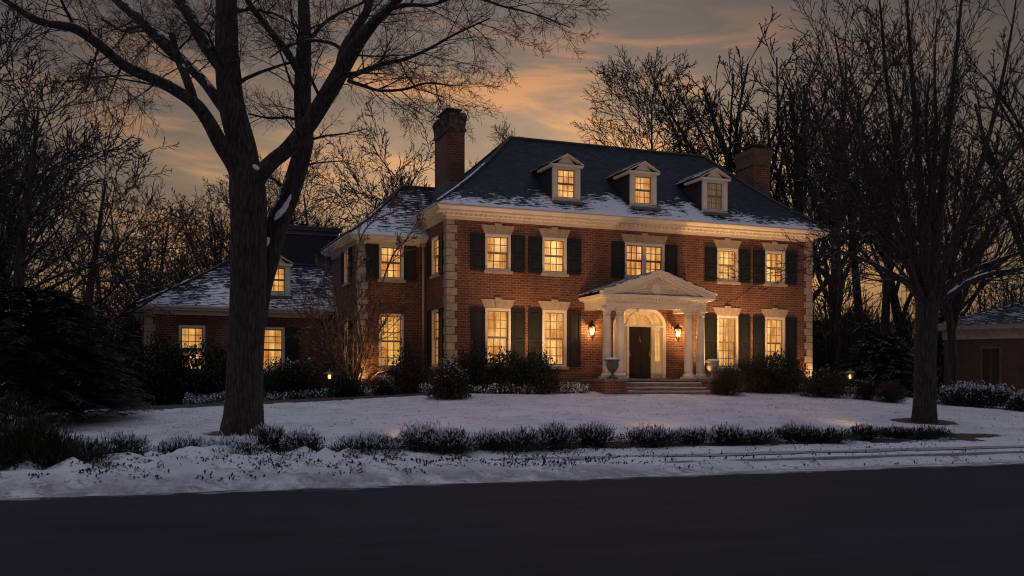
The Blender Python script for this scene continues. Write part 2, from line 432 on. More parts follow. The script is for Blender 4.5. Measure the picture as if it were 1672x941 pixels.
# ------------------------------------------------------------------ world, sun, camera
SUN_EL, SUN_AZ = rad(3.0), rad(4.0)        # low behind the house; azimuth measured from +Y towards +X
def world():
    w = bpy.data.worlds.new('World'); S.world = w; w.use_nodes = True
    n, l = w.node_tree.nodes, w.node_tree.links
    n.clear()
    out = n.new('ShaderNodeOutputWorld'); bg = n.new('ShaderNodeBackground'); l.new(bg.outputs[0], out.inputs[0])
    tc = n.new('ShaderNodeTexCoord').outputs['Generated']
    sp = n.new('ShaderNodeSeparateXYZ'); l.new(tc, sp.inputs[0])
    x, y, z = sp.outputs
    def ramp(src, stops):
        r = n.new('ShaderNodeValToRGB'); l.new(src, r.inputs[0])
        e = r.color_ramp.elements
        for i, (p, c) in enumerate(stops):
            q = e[i] if i < 2 else e.new(p)
            q.position = p; q.color = (*c, 1)
        return r.outputs[0]
    zz = math_node(n, l, 'MAXIMUM', z, 0.0)
    az = math_node(n, l, 'ARCTAN2', x, y)
    # clear dusk sky, brightest low over the sunset
    glow = ramp(zz, [(0, (.42, .18, .07)), (1, (.32, .315, .40)), (.09, (.64, .29, .115)), (.15, (.56, .30, .145)), (.21, (.46, .29, .17)), (.262, (.33, .225, .15)), (.30, (.215, .155, .12)), (.335, (.14, .112, .10)), (.37, (.11, .098, .098)), (.6, (.31, .305, .385))])
    dusk = ramp(zz, [(0, (.075, .042, .026)), (1, (.32, .315, .40)), (.12, (.085, .056, .04)), (.22, (.06, .05, .046)), (.36, (.05, .047, .052)), (.55, (.31, .305, .385))])
    da = math_node(n, l, 'SUBTRACT', az, .04)
    fall = math_node(n, l, 'SUBTRACT', -8.5, math_node(n, l, 'MULTIPLY', math_node(n, l, 'GREATER_THAN', da, 0.0), 8.0))
    g = math_node(n, l, 'POWER', 2.718, math_node(n, l, 'MULTIPLY', math_node(n, l, 'MULTIPLY', da, da), fall))
    base = mix(n, l, g, dusk, glow)
    # long low streaks of cloud, drifting slightly downhill to the right
    def layer(sa, sz, tilt, o, dist):
        cv = n.new('ShaderNodeCombineXYZ')
        l.new(math_node(n, l, 'ADD', math_node(n, l, 'MULTIPLY', az, sa), o), cv.inputs[0])
        l.new(math_node(n, l, 'ADD', math_node(n, l, 'MULTIPLY', zz, sz), math_node(n, l, 'MULTIPLY', az, tilt)), cv.inputs[1])
        c = N(n, 'ShaderNodeTexNoise', Scale=1.0, Detail=6, Roughness=.58, Distortion=dist); l.new(cv.outputs[0], c.inputs['Vector']); return c.outputs['Fac']
    ca = layer(4.0, 23.0, 1.6, 7.3, .7); cb = layer(10., 46.0, 3.0, 2.1, .6)
    cf = math_node(n, l, 'ADD', math_node(n, l, 'MULTIPLY', ca, .75), math_node(n, l, 'MULTIPLY', cb, .25))
    lit = sstep(n, l, cf, .48, .62)
    dark = sstep(n, l, cf, .50, .40)
    lowz = sstep(n, l, zz, .385, .29)
    litc = ramp(zz, [(0, (.6, .23, .07)), (1, (.2, .13, .1)), (.13, (1.0, .43, .13)), (.22, (.92, .41, .145)), (.31, (.62, .27, .11)), (.42, (.2, .13, .1))])
    fl = math_node(n, l, 'MULTIPLY', math_node(n, l, 'MULTIPLY', lit, math_node(n, l, 'MULTIPLY', g, lowz)), .8)
    col = mix(n, l, fl, base, litc)
    darkc = mix(n, l, g, (.045, .045, .052), (.19, .145, .12))
    col = mix(n, l, math_node(n, l, 'MULTIPLY', dark, .5), col, darkc)
    # physical sky of a sun on the horizon, added faintly
    sky = n.new('ShaderNodeTexSky'); sky.sky_type = 'NISHITA'; sky.sun_disc = False
    sky.sun_elevation = SUN_EL; sky.sun_rotation = SUN_AZ
    bg.inputs['Strength'].default_value = 1.0
    bg2 = n.new('ShaderNodeBackground'); l.new(sky.outputs[0], bg2.inputs[0]); bg2.inputs['Strength'].default_value = .012
    l.new(col, bg.inputs[0])
    ad = n.new('ShaderNodeAddShader'); l.new(bg.outputs[0], ad.inputs[0]); l.new(bg2.outputs[0], ad.inputs[1]); l.new(ad.outputs[0], out.inputs[0])
world()
sd = bpy.data.lights.new('sun', 'SUN'); sd.energy = .25; sd.angle = rad(12); sd.color = (1, .62, .36)
so = bpy.data.objects.new('sun', sd); COL.objects.link(so)
so.rotation_euler = Vector((-math.sin(SUN_AZ)*math.cos(SUN_EL), -math.cos(SUN_AZ)*math.cos(SUN_EL), -math.sin(SUN_EL))).to_track_quat('-Z', 'Y').to_euler()
cd = bpy.data.cameras.new('camera'); co = bpy.data.objects.new('camera', cd); COL.objects.link(co)
co.location = (0, 0, EYE); co.rotation_euler = (rad(90), 0, 0)
cd.sensor_width = 36; cd.lens = 36*F/1672; cd.shift_y = (HZ-470.5)/1672; cd.clip_end = 3000; cd.clip_start = .1
S.camera = co
vs = S.view_settings; vs.view_transform = 'Standard'; vs.look = 'None'; vs.exposure = 0; vs.gamma = 1; vs.use_curve_mapping = False
S.render.engine = 'CYCLES'
S.cycles.max_bounces = 5; S.cycles.diffuse_bounces = 3; S.cycles.glossy_bounces = 2; S.cycles.transparent_max_bounces = 8
S.cycles.use_denoising = True
S.cycles.pixel_filter_type = 'BLACKMAN_HARRIS'; S.cycles.filter_width = 1.15
S.cycles.sample_clamp_indirect = 4.0

# ------------------------------------------------------------------ ground, road, kerb
def hloc(x, y): return xy_of(HU+x, HV+y)
def mulch_at(u, v):
    x, y = u-HU, v-HV                      # house frame
    m = 0.0
    if -12 < x < 4.6: m = max(m, smooth(-3.6, -2.6, y)*.9)
    if 10.9 < x < 20: m = max(m, smooth(-2.6, -1.9, y)*.9)
    if x > 17 and y > -3: m = max(m, smooth(-3.2, -1, y)*.8)
    if y > 16: m = max(m, .42)
    if x < -10: m = max(m, smooth(-4, 2, y)*.75)
    m = max(m, .85*smooth(.85, .3, abs(v-20.9+.02*(u-10)))*(.75+.5*noise.noise((u*.8, v, 2.))) if u < 21.5 else 0)
    tx, ty = uv_of(*at(1509, 31.0, h=0).xy)
    m = max(m, 1.1*smooth(1.35, .5, math.hypot((u-tx)/1.1, v-ty)))
    tx, ty = uv_of(*at(397, 24.0, h=0).xy)
    m = max(m, .85*smooth(1.5, .5, math.hypot(u-tx, v-ty)))
    d = math.hypot((u-21.6)/1.9, (v-21.2)/.6)
    m = max(m, .95*smooth(1.2, .4, d))
    return m
def build_ground():
    us = [-900, -500, -300, -180, -120, -80, -60, -45, -36, -30, -26]+[-23+.22*i for i in range(int(63/.22))]+[40.5, 43, 47, 52, 60, 75, 100, 150, 220, 350, 600, 900]
    vs_ = [-300, -100, -40, -10, 5, 12, 15, 16.2]+[16.45+.13*i for i in range(int(6.2/.13))]+[22.7+.3*i for i in range(int(17/.3))]+[40, 41, 43, 46, 50, 56, 64, 75, 90, 120, 170, 250, 400, 700, 900]
    mb = MB(); mul = []; slu = []
    for v in vs_:
        for u in us:
            vv = v
            if 16.3 < v < 17.4: vv = v+.24*noise.noise((u*.4, 0, 5.))+.13*noise.noise((u*1.5, 2., 5.))+.07*noise.noise((u*4., 3., 5.))
            x, y = xy_of(u, vv)
            mb.vert((x, y, ground_uv(u, v, -24 < u < 41 and v < 60)))
            slu.append((1-smooth(16.7, 17.7+.5*noise.noise((u*.6, 1, 1)), v))*smooth(16., 16.4, v))
            mul.append(mulch_at(u, v) if -80 < u < 120 else .42)
    nu = len(us)
    for j in range(len(vs_)-1):
        for i in range(nu-1):
            a = j*nu+i
            mb.face((a, a+1, a+1+nu, a+nu), 0, True)
    o = mb.build('ground', M['snow_ground'])
    a = o.data.attributes.new('mulch', 'FLOAT', 'POINT'); a.data.foreach_set('value', mul)
    a = o.data.attributes.new('slush', 'FLOAT', 'POINT'); a.data.foreach_set('value', slu)
    o['kind'] = 'structure'; o['label'] = 'snow covered lawn and verge rising from the road to the house'
build_ground()
mb = MB()
q = [xy_of(u, v) for u, v in ((-200, -2), (250, -2), (250, 17.6), (-200, 17.6))]
mb.poly([(x, y, 0) for x, y in q])
o = mb.build('road', M['asphalt']); o['kind'] = 'structure'; o['label'] = 'dark empty asphalt road across the foreground'
mb = MB()       # kerb, its left end buried by ploughed snow
mb.box(9.0, 120, 17.62, 17.84, -.1, .185)
o = mb.build('kerb', M['concrete'], None, (0, 0, 0), ANG); o['kind'] = 'structure'
mb = MB()       # narrow wet path behind the kerb, swept clear
pts = []
for i in range(90):
    u = 6.0+i*.4
    w = .24*smooth(6, 8, u)*(1.0+.5*noise.noise((u*.7, 0, 0)))
    pts.append((u, 18.95+.08*noise.noise((u*.5, 3, 0)), w))
for a, b in zip(pts, pts[1:]):
    qs = []
    for u, v in ((a[0], a[1]-a[2]), (b[0], b[1]-b[2]), (b[0], b[1]+b[2]), (a[0], a[1]+a[2])):
        x, y = xy_of(u, v); qs.append((x, y, ground_uv(u, v, True)+.02))
    mb.poly(qs)
o = mb.build('path', M['asphalt']); o['kind'] = 'structure'

# ------------------------------------------------------------------ house
H = tag(empty('house', (HX, HY, EYE), ANG), 'large red brick colonial house with lit windows, black shutters and white columned porch', 'house')
R3 = random.Random(3)

def window(x, z0, z1, w, cols, rows, o=(0, 0), ux=(1, 0), pane='lit_curtain', sill=True, lintel=None, units=1, parent=H, shutters=True, sw=.58, frame='white_paint', shut=None):
    """window in the opening (x +- w/2, z0..z1) of a wall; local frame: x across, y inwards"""
    ang = math.atan2(ux[1], ux[0])
    loc = (o[0]+ux[0]*x, o[1]+ux[1]*x, 0)
    hw = w/2
    c = .095
    f = MB()
    f.box(-hw, -hw+c, -.03, .20, z0, z1); f.box(hw-c, hw, -.03, .20, z0, z1)
    f.box(-hw+c, hw-c, -.03, .20, z1-c, z1); f.box(-hw+c, hw-c, -.03, .20, z0, z0+c*.8)
    iw = w-2*c
    uw = (iw-(units-1)*.14)/units
    for k in range(units-1):
        mx = -iw/2+(k+1)*uw+k*.14
        f.box(mx, mx+.14, -.01, .2, z0+c*.8, z1-c)
    fo = f.build('window', M[frame], parent, loc, ang)
    s = MB(); p = MB()
    za, zb = z0+c*.8, z1-c
    for k in range(units):
        x0 = -iw/2+k*(uw+.14); x1 = x0+uw
        zm = (za+zb)/2
        for (a, b, dy) in ((za, zm, .04), (zm, zb, 0)):
            y0, y1 = .06+dy, .095+dy
            r = .04
            s.box(x0, x0+r, y0, y1, a, b); s.box(x1-r, x1, y0, y1, a, b)
            s.box(x0+r, x1-r, y0, y1, a, a+r); s.box(x0+r, x1-r, y0, y1, b-r, b)
            for i in range(1, cols):
                xx = x0+r+(x1-x0-2*r)*i/cols
                s.box(xx-.015, xx+.015, y0+.006, y1-.003, a+r, b-r)
            hr = rows//2
            for i in range(1, hr):
                zz = a+r+(b-a-2*r)*i/hr
                s.box(x0+r, x1-r, y0+.004, y1-.005, zz-.015, zz+.015)
        p.poly([(x0, .16, za), (x1, .16, za), (x1, .16, zb), (x0, .16, zb)])
    s.build('sash', M['sash_shade_tone'], fo)
    p.build('pane', M[pane], fo)
    if sill:
        q = MB(); q.box(-hw-.07, hw+.07, -.09, .1, z0-.11, z0-.003); q.build('sill', M['lintel_stone'], fo)
    if lintel:
        q = MB(); h = .34
        q.prism_y([(-hw-.03, z1+.004), (-.09, z1+.004), (-.12, z1+h), (-hw-.17, z1+h)], -.022, .1)
        q.prism_y([(.09, z1+.004), (hw+.03, z1+.004), (hw+.17, z1+h), (.12, z1+h)], -.022, .1)
        q.prism_y([(-.088, z1+.005), (.088, z1+.005), (.14, z1+h+.07), (-.14, z1+h+.07)], -.05, .1)
        q.build('lintel', M[lintel], fo)
    if shutters:
        for sd_ in ((-1, 1) if shut is None else shut):
            shutter(x+sd_*(hw+.02+sw/2), z0-.02, z1+.0, sw, o, ux, parent)
    return (x-hw, x+hw, z0, z1)
def shutter(x, z0, z1, w, o, ux, parent):
    ang = math.atan2(ux[1], ux[0])
    b = MB(); h = w/2; st = .085
    b.box(-h+.02, h-.02, -.04, -.004, z0+.02, z1-.02)
    b.box(-h, -h+st, -.065, -.003, z0, z1); b.box(h-st, h, -.065, -.003, z0, z1)
    zm = z0+(z1-z0)*.46
    for a, c_ in ((z0, z0+.12), (zm-.05, zm+.05), (z1-.10, z1)):
        b.box(-h+st, h-st, -.062, -.004, a, c_)
    for a, c_ in ((z0+.12, zm-.05), (zm+.05, z1-.1)):
        b.box(-h+st+.05, h-st-.05, -.056, -.01, a+.05, c_-.05)
    for zz in (z0+.18, z1-.2):
        b.box(-h-.03, -h+.05, -.072, -.064, zz, zz+.035); b.box(h-.05, h+.03, -.072, -.064, zz, zz+.035)
    b.build('shutter', M['shutter_black'], parent, (o[0]+ux[0]*x, o[1]+ux[1]*x, 0), ang)

def quoins(x, y, sx, sy, z0, z1):
    q = MB(); z = z0; k = 0; h = .30
    while z < z1-.05:
        t = min(z+h-.022, z1); a, b = ((.40, .30) if k % 2 else (.30, .40))
        xa, xb = (x-.03, x+a) if sx > 0 else (x-a, x+.03)
        ya, yb = (y-.03, y+b) if sy > 0 else (y-b, y+.03)
        q.box(xa, xb, ya, yb, z, t); z += h; k += 1
    q.build('quoin', M['limestone'], H)

def cornice(x0, x1, y0, y1, zt, h, o, dent=True, sides='fl', small=False):
    c = MB(); zb = zt-h
    if small: prof = [(-.02, zb), (.05, zb), (.05, zb+h*.45), (o*.75, zb+h*.55), (o*.78, zb+h*.72), (o, zt-.05), (o, zt), (-.02, zt)]
    else: prof = [(-.02, zb), (.05, zb), (.05, zb+.13), (.09, zb+.15), (.09, zb+.235), (o*.80, zb+.245), (o*.80, zb+.31), (o*.86, zb+.33), (o*.97, zt-.06), (o, zt-.03), (o, zt), (-.02, zt)]
    c.ring_profile(x0, x1, y0, y1, prof)
    if dent:
        n = int((x1-x0+.1)/.2)
        for i in range(n):
            xx = x0-.05+i*.2
            c.box(xx, xx+.11, y0-.17, y0-.088, zb+.155, zb+.238)
        for i in range(int((y1-y0)/.2)):
            yy = y0-.05+i*.2
            c.box(x0-.17, x0-.088, yy, yy+.11, zb+.155, zb+.238)
    return c.build('cornice', M['white_paint'], H)

def hip_roof(x0, x1, y0, y1, z0, xa, xb, yr, zr, snowf, flare=.05, edge=.045):
    r = MB()
    g = lambda s: s-flare*math.sin(PI*s)
    def quad(c00, c10, c01, c11, nx, ns, fid):
        ids = []
        for j in range(ns+1):
            s = j/ns
            for i in range(nx+1):
                t = i/nx
                a = Vector(c00).lerp(Vector(c01), s); b = Vector(c10).lerp(Vector(c11), s)
                p = a.lerp(b, t); p.z = z0+(zr-z0)*g(s)
                ids.append(r.vert(p, snowf(p.x, p.y, s, fid)))
        for j in range(ns):
            for i in range(nx):
                k = j*(nx+1)+i
                r.face((ids[k], ids[k+1], ids[k+nx+2], ids[k+nx+1]), 0, True)
    quad((x0, y0, z0), (x1, y0, z0), (xa, yr, zr), (xb, yr, zr), 110, 30, 0)
    quad((x0, y1, z0), (x0, y0, z0), (xa, yr, zr), (xa, yr, zr), 30, 30, 1)
    quad((x1, y0, z0), (x1, y1, z0), (xb, yr, zr), (xb, yr, zr), 30, 30, 2)
    quad((x1, y1, z0), (x0, y1, z0), (xb, yr, zr), (xa, yr, zr), 30, 10, 3)
    # eave edge
    for a, b in (((x0, y0), (x1, y0)), ((x1, y0), (x1, y1)), ((x1, y1), (x0, y1)), ((x0, y1), (x0, y0))):
        r.poly([(a[0], a[1], z0-edge), (b[0], b[1], z0-edge), (b[0], b[1], z0), (a[0], a[1], z0)], 0, 0.9)
    ro = r.build('roof', M['slate'], H)
    c = MB()
    c.tube([(xa-.05, yr, zr+.01), (xb+.05, yr, zr+.01)], [.07, .07], 6)
    for e, t in (((x0, y0), (xa, yr)), ((x1, y0), (xb, yr)), ((x0, y1), (xa, yr)), ((x1, y1), (xb, yr))):
        ps = []
        for j in range(13):
            s = j/12; p = Vector((*e, 0)).lerp(Vector((*t, 0)), s); ps.append((p.x, p.y, z0+(zr-z0)*g(s)+.025))
        c.tube(ps, [.075]*13, 6, sn=(lambda i: .95 if i < 8 else .3) if e[0] == x0 else (lambda i: .6 if i < 4 else .1))
    c.build('ridge_cap', M['cast_stone_dark'], ro)
    return ro
plain('cast_stone_dark', (.03, .035, .042), .7, .2, 5., 0, 0, True)

HL, HD = 16.9, 8.44
ZC = 7.06                                    # top of the cornice
FRONT = (0, 0)
holes = []
for x in (2.07, 4.47, 12.53, 14.95):
    holes.append(window(x, 4.70, 6.13, 1.06, 3, 4, lintel='lintel_stone'))
    holes.append(window(x, 1.0, 3.25, 1.06, 3, 6, lintel='lintel_stone'))
holes.append(window(8.53, 4.70, 6.12, 1.86, 3, 4, lintel='lintel_stone', units=2))
w = MB()
w.wall((0, 0), (1, 0), 0, HL, -1.2, 6.7, holes)
side = [window(-1.45, 4.62, 6.12, 1.0, 3, 4, (0, 0), (0, -1), sw=.5), window(-1.45, 1.0, 3.24, 1.0, 3, 6, (0, 0), (0, -1), sw=.5)]
w.wall((0, 0), (0, -1), -HD, 0, -1.2, 6.7, side)
w.poly([(HL, 0, -1.2), (HL, HD, -1.2), (HL, HD, 6.7), (HL, 0, 6.7)])
w.poly([(HL, HD, -1.2), (0, HD, -1.2), (0, HD, 6.7), (HL, HD, 6.7)])
w.build('wall', M['brick'], H)
quoins(0, 0, 1, 1, -.2, 6.6); quoins(HL, 0, -1, 1, -.2, 6.6)
cornice(0, HL, 0, HD, ZC, .46, .55)
DORM = (5.08, 8.58, 12.04)
def snow_main(x, y, s, fid):
    k = noise.noise((x*.35, s*2., 4.))*.12
    if fid == 0:
        v = .50-1.5*s+k*1.1
        v += .55*math.exp(-(s/.022)**2)                         # line of snow along the gutter
        for cx, cs, wx, ws, a in ((4.1, .17, .42, .17, .42), (6.45, .14, .62, .16, .62), (7.4, .17, .40, .20, .78), (9.9, .14, .55, .16, .52), (10.95, .18, .42, .20, .80), (13.4, .1, .9, .1, .2), (1.0, .06, .9, .06, .3), (15.9, .08, .9, .07, .32), (2.6, .13, .9, .08, .18)):
            v += a*math.exp(-((x-cx)/wx)**2-((s-cs)/ws)**2)
        return v
    if fid == 1: return .30-.6*s+k+.45*math.exp(-((y+.4)/.5)**2)
    return .22-.5*s+k
hip_roof(-.57, HL+.57, -.57, HD+.57, ZC+.05, 4.22, 14.05, 4.22, 11.08, snow_main)
def roof_z(y): 
    s = (y+.57)/(4.22+.57); return ZC+.05+(11.08-ZC-.05)*(s-.05*math.sin(PI*s))

def gable_roof(mb, hw, ov, y0, y1, ze, za, t=.06, sn=0.0):
    for sx in (-1, 1):
        a = (sx*(hw+ov), ze); b = (0, za)
        q = [(a[0], y0, a[1]), (b[0], y0, b[1]), (b[0], y1, b[1]), (a[0], y1, a[1])]
        up = [(p[0], p[1], p[2]+t) for p in q]
        i0 = [mb.vert(p) for p in q]; i1 = [mb.vert(p, sn) for p in up]
        if sx > 0: i0 = i0[::-1]; i1 = i1[::-1]
        mb.face(i0[::-1]); mb.face(i1)
        for i in range(4):
            j = (i+1) % 4
            mb.face((i0[i], i0[j], i1[j], i1[i]))

def dormer(cx, yf, zb, hw, ze, za, zr_f, pane, cheek_back, wz):
    d = MB()
    # front casing with an opening for the window
    w0 = .38
    d.box(-hw, -w0, 0, .12, zb, ze); d.box(w0, hw, 0, .12, zb, ze)
    d.box(-w0, w0, 0, .12, zb, wz[0]); d.box(-w0, w0, 0, .12, wz[1], ze)
    d.box(-hw-.03, -hw+.16, -.03, 0, zb+.1, ze-.003); d.box(hw-.16, hw+.03, -.03, 0, zb+.1, ze-.003)
    d.box(-hw-.05, hw+.05, -.05, .10, zb-.06, zb+.06)
    d.prism_y([(-hw, ze), (hw, ze), (0, za-.06)], .03, .12)
    # entablature and raking cornice
    d.box(-hw-.13, hw+.13, -.13, .14, ze-.002, ze+.09)
    for sx in (-1, 1):
        pts = [(sx*(hw+.15), ze+.09), (sx*(hw+.15), ze+.17), (0, za+.03), (0, za-.09)]
        d.prism_y(pts if sx < 0 else pts[::-1], -.15, .08)
    # eave boards running back
    for sx in (-1, 1):
        a, b = sorted((sx*(hw+.13), sx*(hw-.0)))
        d.box(a, b, .14, cheek_back-.4, ze+.0, ze+.10)
    do = d.build('dormer', M['white_paint'], H, (cx, yf, 0))
    c = MB()
    for sx in (-1, 1):
        X = sx*(hw-.02)
        ps = [(X, .12, zb-.3), (X, cheek_back, ze-.0), (X, .12, ze-.0)]
        c.poly(ps if sx < 0 else ps[::-1])
        ps = [(X, .12, zb-.3), (X, cheek_back, zb-.3), (X, cheek_back, ze)]
        c.poly(ps if sx < 0 else ps[::-1])
    c.build('cheek', M['siding'], do)
    r = MB()
    gable_roof(r, hw, .17, -.17, cheek_back+1.0, ze+.12, za, .05, .45)
    r.build('roof', M['slate'], do)
    a = MB(); a.box(-hw-.1, hw+.1, -.28, .0, zb-.16, zb-.05); a.build('flashing', M['lead'], do)
    # window
    s = MB(); z0, z1 = wz; zm = (z0+z1)/2
    for a_, b_, y0 in ((z0, zm, .07), (zm, z1, .04)):
        s.box(-w0, -w0+.04, y0, y0+.03, a_, b_); s.box(w0-.04, w0, y0, y0+.03, a_, b_)
        s.box(-w0+.04, w0-.04, y0, y0+.03, a_, a_+.04); s.box(-w0+.04, w0-.04, y0, y0+.03, b_-.04, b_)
        for i in (1, 2):
            xx = -w0+.04+(2*w0-.08)*i/3; s.box(xx-.012, xx+.012, y0+.004, y0+.026, a_+.04, b_-.04)
        zz = (a_+b_)/2; s.box(-w0+.04, w0-.04, y0+.003, y0+.027, zz-.012, zz+.012)
    s.build('sash', M['sash_shade_tone'], do)
    p = MB(); p.poly([(-w0, .11, z0), (w0, .11, z0), (w0, .11, z1), (-w0, .11, z1)]); p.build('pane', M[pane], do)
for i, cx in enumerate(DORM):
    dormer(cx, .2, 7.66, .58, 9.02, 9.56, None, 'lit_curtain' if i < 2 else 'unlit_pane_sheen', 1.75, (7.80, 8.92))

def chimney(x0, x1, y0, y1, z0, zb, zt, stone='cap_stone'):
    c = MB(); c.box(x0, x1, y0, y1, z0, zb)
    co_ = c.build('chimney', M['brick'], H)
    k = MB()
    k.ring_profile(x0, x1, y0, y1, [(-.02, zb-.25), (.05, zb-.25), (.05, zb-.12), (.02, zb-.10), (.03, zb), (.05, zb+.2), (.085, zb+.32), (.085, zb+.44), (.05, zb+.46), (.05, zt-.05), (-.25, zt)])
    k.poly([(x0+.2, y0+.2, zt), (x1-.2, y0+.2, zt), (x1-.2, y1-.2, zt), (x0+.2, y1-.2, zt)])
    k.build('chimney_cap', M[stone], co_)
    f = MB(); f.box(x0+.12, x1-.12, y0+.3, y1-.3, zt-.1, zt+.13); f.box(x0+.02, x1-.02, y0+.2, y1-.2, zt+.13, zt+.18); f.build('flue', M['flue_clay'], co_)
    return co_
ch = chimney(1.0, 1.72, 3.0, 4.9, 7.4, 11.05, 11.62)
fl = MB()
fl.box(.92, 1.80, 2.6, 3.02, 8.2, 8.62); fl.box(.90, .999, 2.9, 5.0, 8.1, 8.6)
fl.build('flashing', M['lead'], ch)
chimney(16.2, 17.1, 3.3, 4.75, -1., 10.95, 11.55)

# --- side wing
holes = [window(-1.44, 4.52, 5.92, 1.02, 3, 4, (0, 2.88), sw=.5), window(-1.44, .95, 3.15, 1.02, 3, 6, (0, 2.88), shutters=False, lintel='brick_old', pane='lit_amber')]
side = [window(-(2.88+2.0), 4.52, 5.92, 1.0, 3, 4, (-2.81, 0), (0, -1), sw=.45), window(-(2.88+2.0), .95, 3.1, 1.0, 3, 6, (-2.81, 0), (0, -1), sw=.45)]
w = MB()
w.wall((0, 2.88), (1, 0), -2.81, -.002, -1.6, 6.0, holes)
w.wall((-2.81, 0), (0, -1), -8.0, -2.88, -1.6, 6.0, side)
w.poly([(0, 8, -1.6), (-2.81, 8, -1.6), (-2.81, 8, 6.0), (0, 8, 6.0)])
w.build('wall', M['brick'], H)
quoins(-2.81, 2.88, 1, 1, -1.0, 5.9)
cornice(-2.81, -.3, 2.88, 8.0, 6.22, .33, .42, False, small=True)
def snow_wing(x, y, s, fid):
    if fid == 0: return .78-.55*s+.2*noise.noise((x*.8, s*3, 1.))
    return .45-.5*s
hip_roof(-3.25, 3.0, 2.44, 8.44, 6.26, -.3, 2.5, 5.44, 8.85, snow_wing)
d = MB(); d.tube([(-.12, 2.82, 5.95), (-.12, 2.80, 5.2), (-.12, 2.80, -.6)], [.05]*3, 8); d.box(-.2, -.04, 2.74, 2.878, 5.9, 6.12)
d.build('downspout', M['copper_pipe'], H)
# --- low wing
GY, GX0, GX1 = 7.4, -10.67, -2.82
holes = [window(-8.82, .85, 2.78, 1.05, 3, 6, (0, GY), shutters=False, lintel='brick_old', pane='lit_amber'),
         window(-5.53, .85, 2.78, 1.05, 3, 6, (0, GY), lintel='brick_old', pane='lit_amber', shut=(1,))]
w = MB()
w.wall((0, GY), (1, 0), GX0, GX1, -1.8, 3.3, holes)
w.poly([(GX0, 15.0, -1.8), (GX0, GY, -1.8), (GX0, GY, 3.3), (GX0, 15.0, 3.3)])
w.poly([(GX1, 15.0, -1.8), (GX0, 15.0, -1.8), (GX0, 15.0, 3.3), (GX1, 15.0, 3.3)])
w.build('wall', M['brick'], H)
quoins(GX0, GY, 1, 1, -1.4, 3.2)
cornice(GX0, GX1-.35, GY, 15.0, 3.54, .33, .32, False, small=True)
def snow_low(x, y, s, fid):
    return (.60 if fid == 0 else .5)-.30*s+.22*noise.noise((x*.6, s*3, 2.))
hip_roof(GX0-.34, GX1+1.2, GY-.34, 15.34, 3.58, GX0-.34+3.95, GX1+1.0, 11.2, 5.98, snow_low, .03)
dormer(-5.25, 8.25, 4.25, .58, 5.55, 6.1, None, 'lit_amber', 2.6, (4.4, 5.45))
# --- flat topped block behind
w = MB(); w.box(-6.1, -1.8, 12.0, 15.4, -1., 7.55); w.build('wall', M['siding'], H)
kc = cornice(-6.1, -1.8, 12.0, 15.4, 7.95, .4, .25, False, small=True); kc.data.materials[0] = M['lead']
w = MB(); w.box(-6.0, -1.9, 12.1, 15.3, 7.9, 8.0, 0, .6); w.build('roof', M['slate'], H)

# --- front door and its surround
DX = 8.25
d = MB()
def ell(a, b, n=28, z=2.72, t0=0., t1=PI): return [(DX+a*math.cos(t0+(t1-t0)*i/n), z+b*math.sin(t0+(t1-t0)*i/n)) for i in range(n+1)]
d.prism_y([(DX-1.16, .55), (DX+1.16, .55)]+ell(1.16, .80), -.03, .05)                 # back plate
d.strip_y(ell(1.04, .69), ell(1.19, .83), -.17, -.03)                                   # outer arch
d.box(DX-1.19, DX-1.04, -.17, -.03, .55, 2.72); d.box(DX+1.04, DX+1.19, -.17, -.03, .55, 2.72)
d.strip_y(ell(.50, .45), ell(.63, .57), -.15, -.031)                                   # inner arch
d.box(DX-.63, DX-.52, -.15, -.031, .55, 2.66); d.box(DX+.52, DX+.63, -.15, -.031, .55, 2.66)
d.box(DX-1.04, DX+1.04, -.16, -.032, 2.66, 2.74)                                        # transom
d.prism_y([(DX-.09, 3.27), (DX+.09, 3.27), (DX+.13, 3.62), (DX-.13, 3.62)], -.22, -.03)
for sx in (-1, 1):
    a, b = sorted((DX+sx*.64, DX+sx*1.03))
    d.box(a, b, -.09, -.03, .55, 1.25); d.box(a+.07, b-.07, -.11, -.09, .65, 1.15)
    d.box(a, b, -.09, -.03, 2.5, 2.66)
    for t in (a, b-.07): d.box(t, t+.07, -.09, -.03, 1.25, 2.5)
sur = d.build('door_surround', M['white_paint'], H)
p = MB()
p.prism_y(ell(.505, .455), -.06, -.032)
for t0, t1 in ((.12, .85), (PI-.85, PI-.12)):
    ring = ell(.66, .59, 10, 2.72, t0, t1)+ell(1.02, .68, 10, 2.72, t0, t1)[::-1]
    p.prism_y(ring[::-1], -.055, -.032)
for sx in (-1, 1):
    a, b = sorted((DX+sx*.72, DX+sx*.95)); p.box(a, b, -.045, -.031, 1.26, 2.49)
p.build('pane', M['lit_curtain'], sur)
q = MB()
for i in range(1, 8):
    t = PI*i/8; c_, s_ = math.cos(t), math.sin(t); nx, nz_ = -s_*.012, c_*.012
    q.prism_y([(DX+.1*c_-nx, 2.74+.1*s_-nz_), (DX+.5*c_-nx, 2.74+.44*s_-nz_), (DX+.5*c_+nx, 2.74+.44*s_+nz_), (DX+.1*c_+nx, 2.74+.1*s_+nz_)], -.08, -.061)
q.prism_y(ell(.11, .11, 12, 2.74), -.085, -.061)
for tt in (.32, .52, .70, PI-.32, PI-.52, PI-.70):
    c_, s_ = math.cos(tt), math.sin(tt); nx, nz_ = -s_*.01, c_*.01
    q.prism_y([(DX+.64*c_-nx, 2.72+.58*s_-nz_), (DX+1.03*c_-nx, 2.72+.68*s_-nz_), (DX+1.03*c_+nx, 2.72+.68*s_+nz_), (DX+.64*c_+nx, 2.72+.58*s_+nz_)], -.075, -.056)
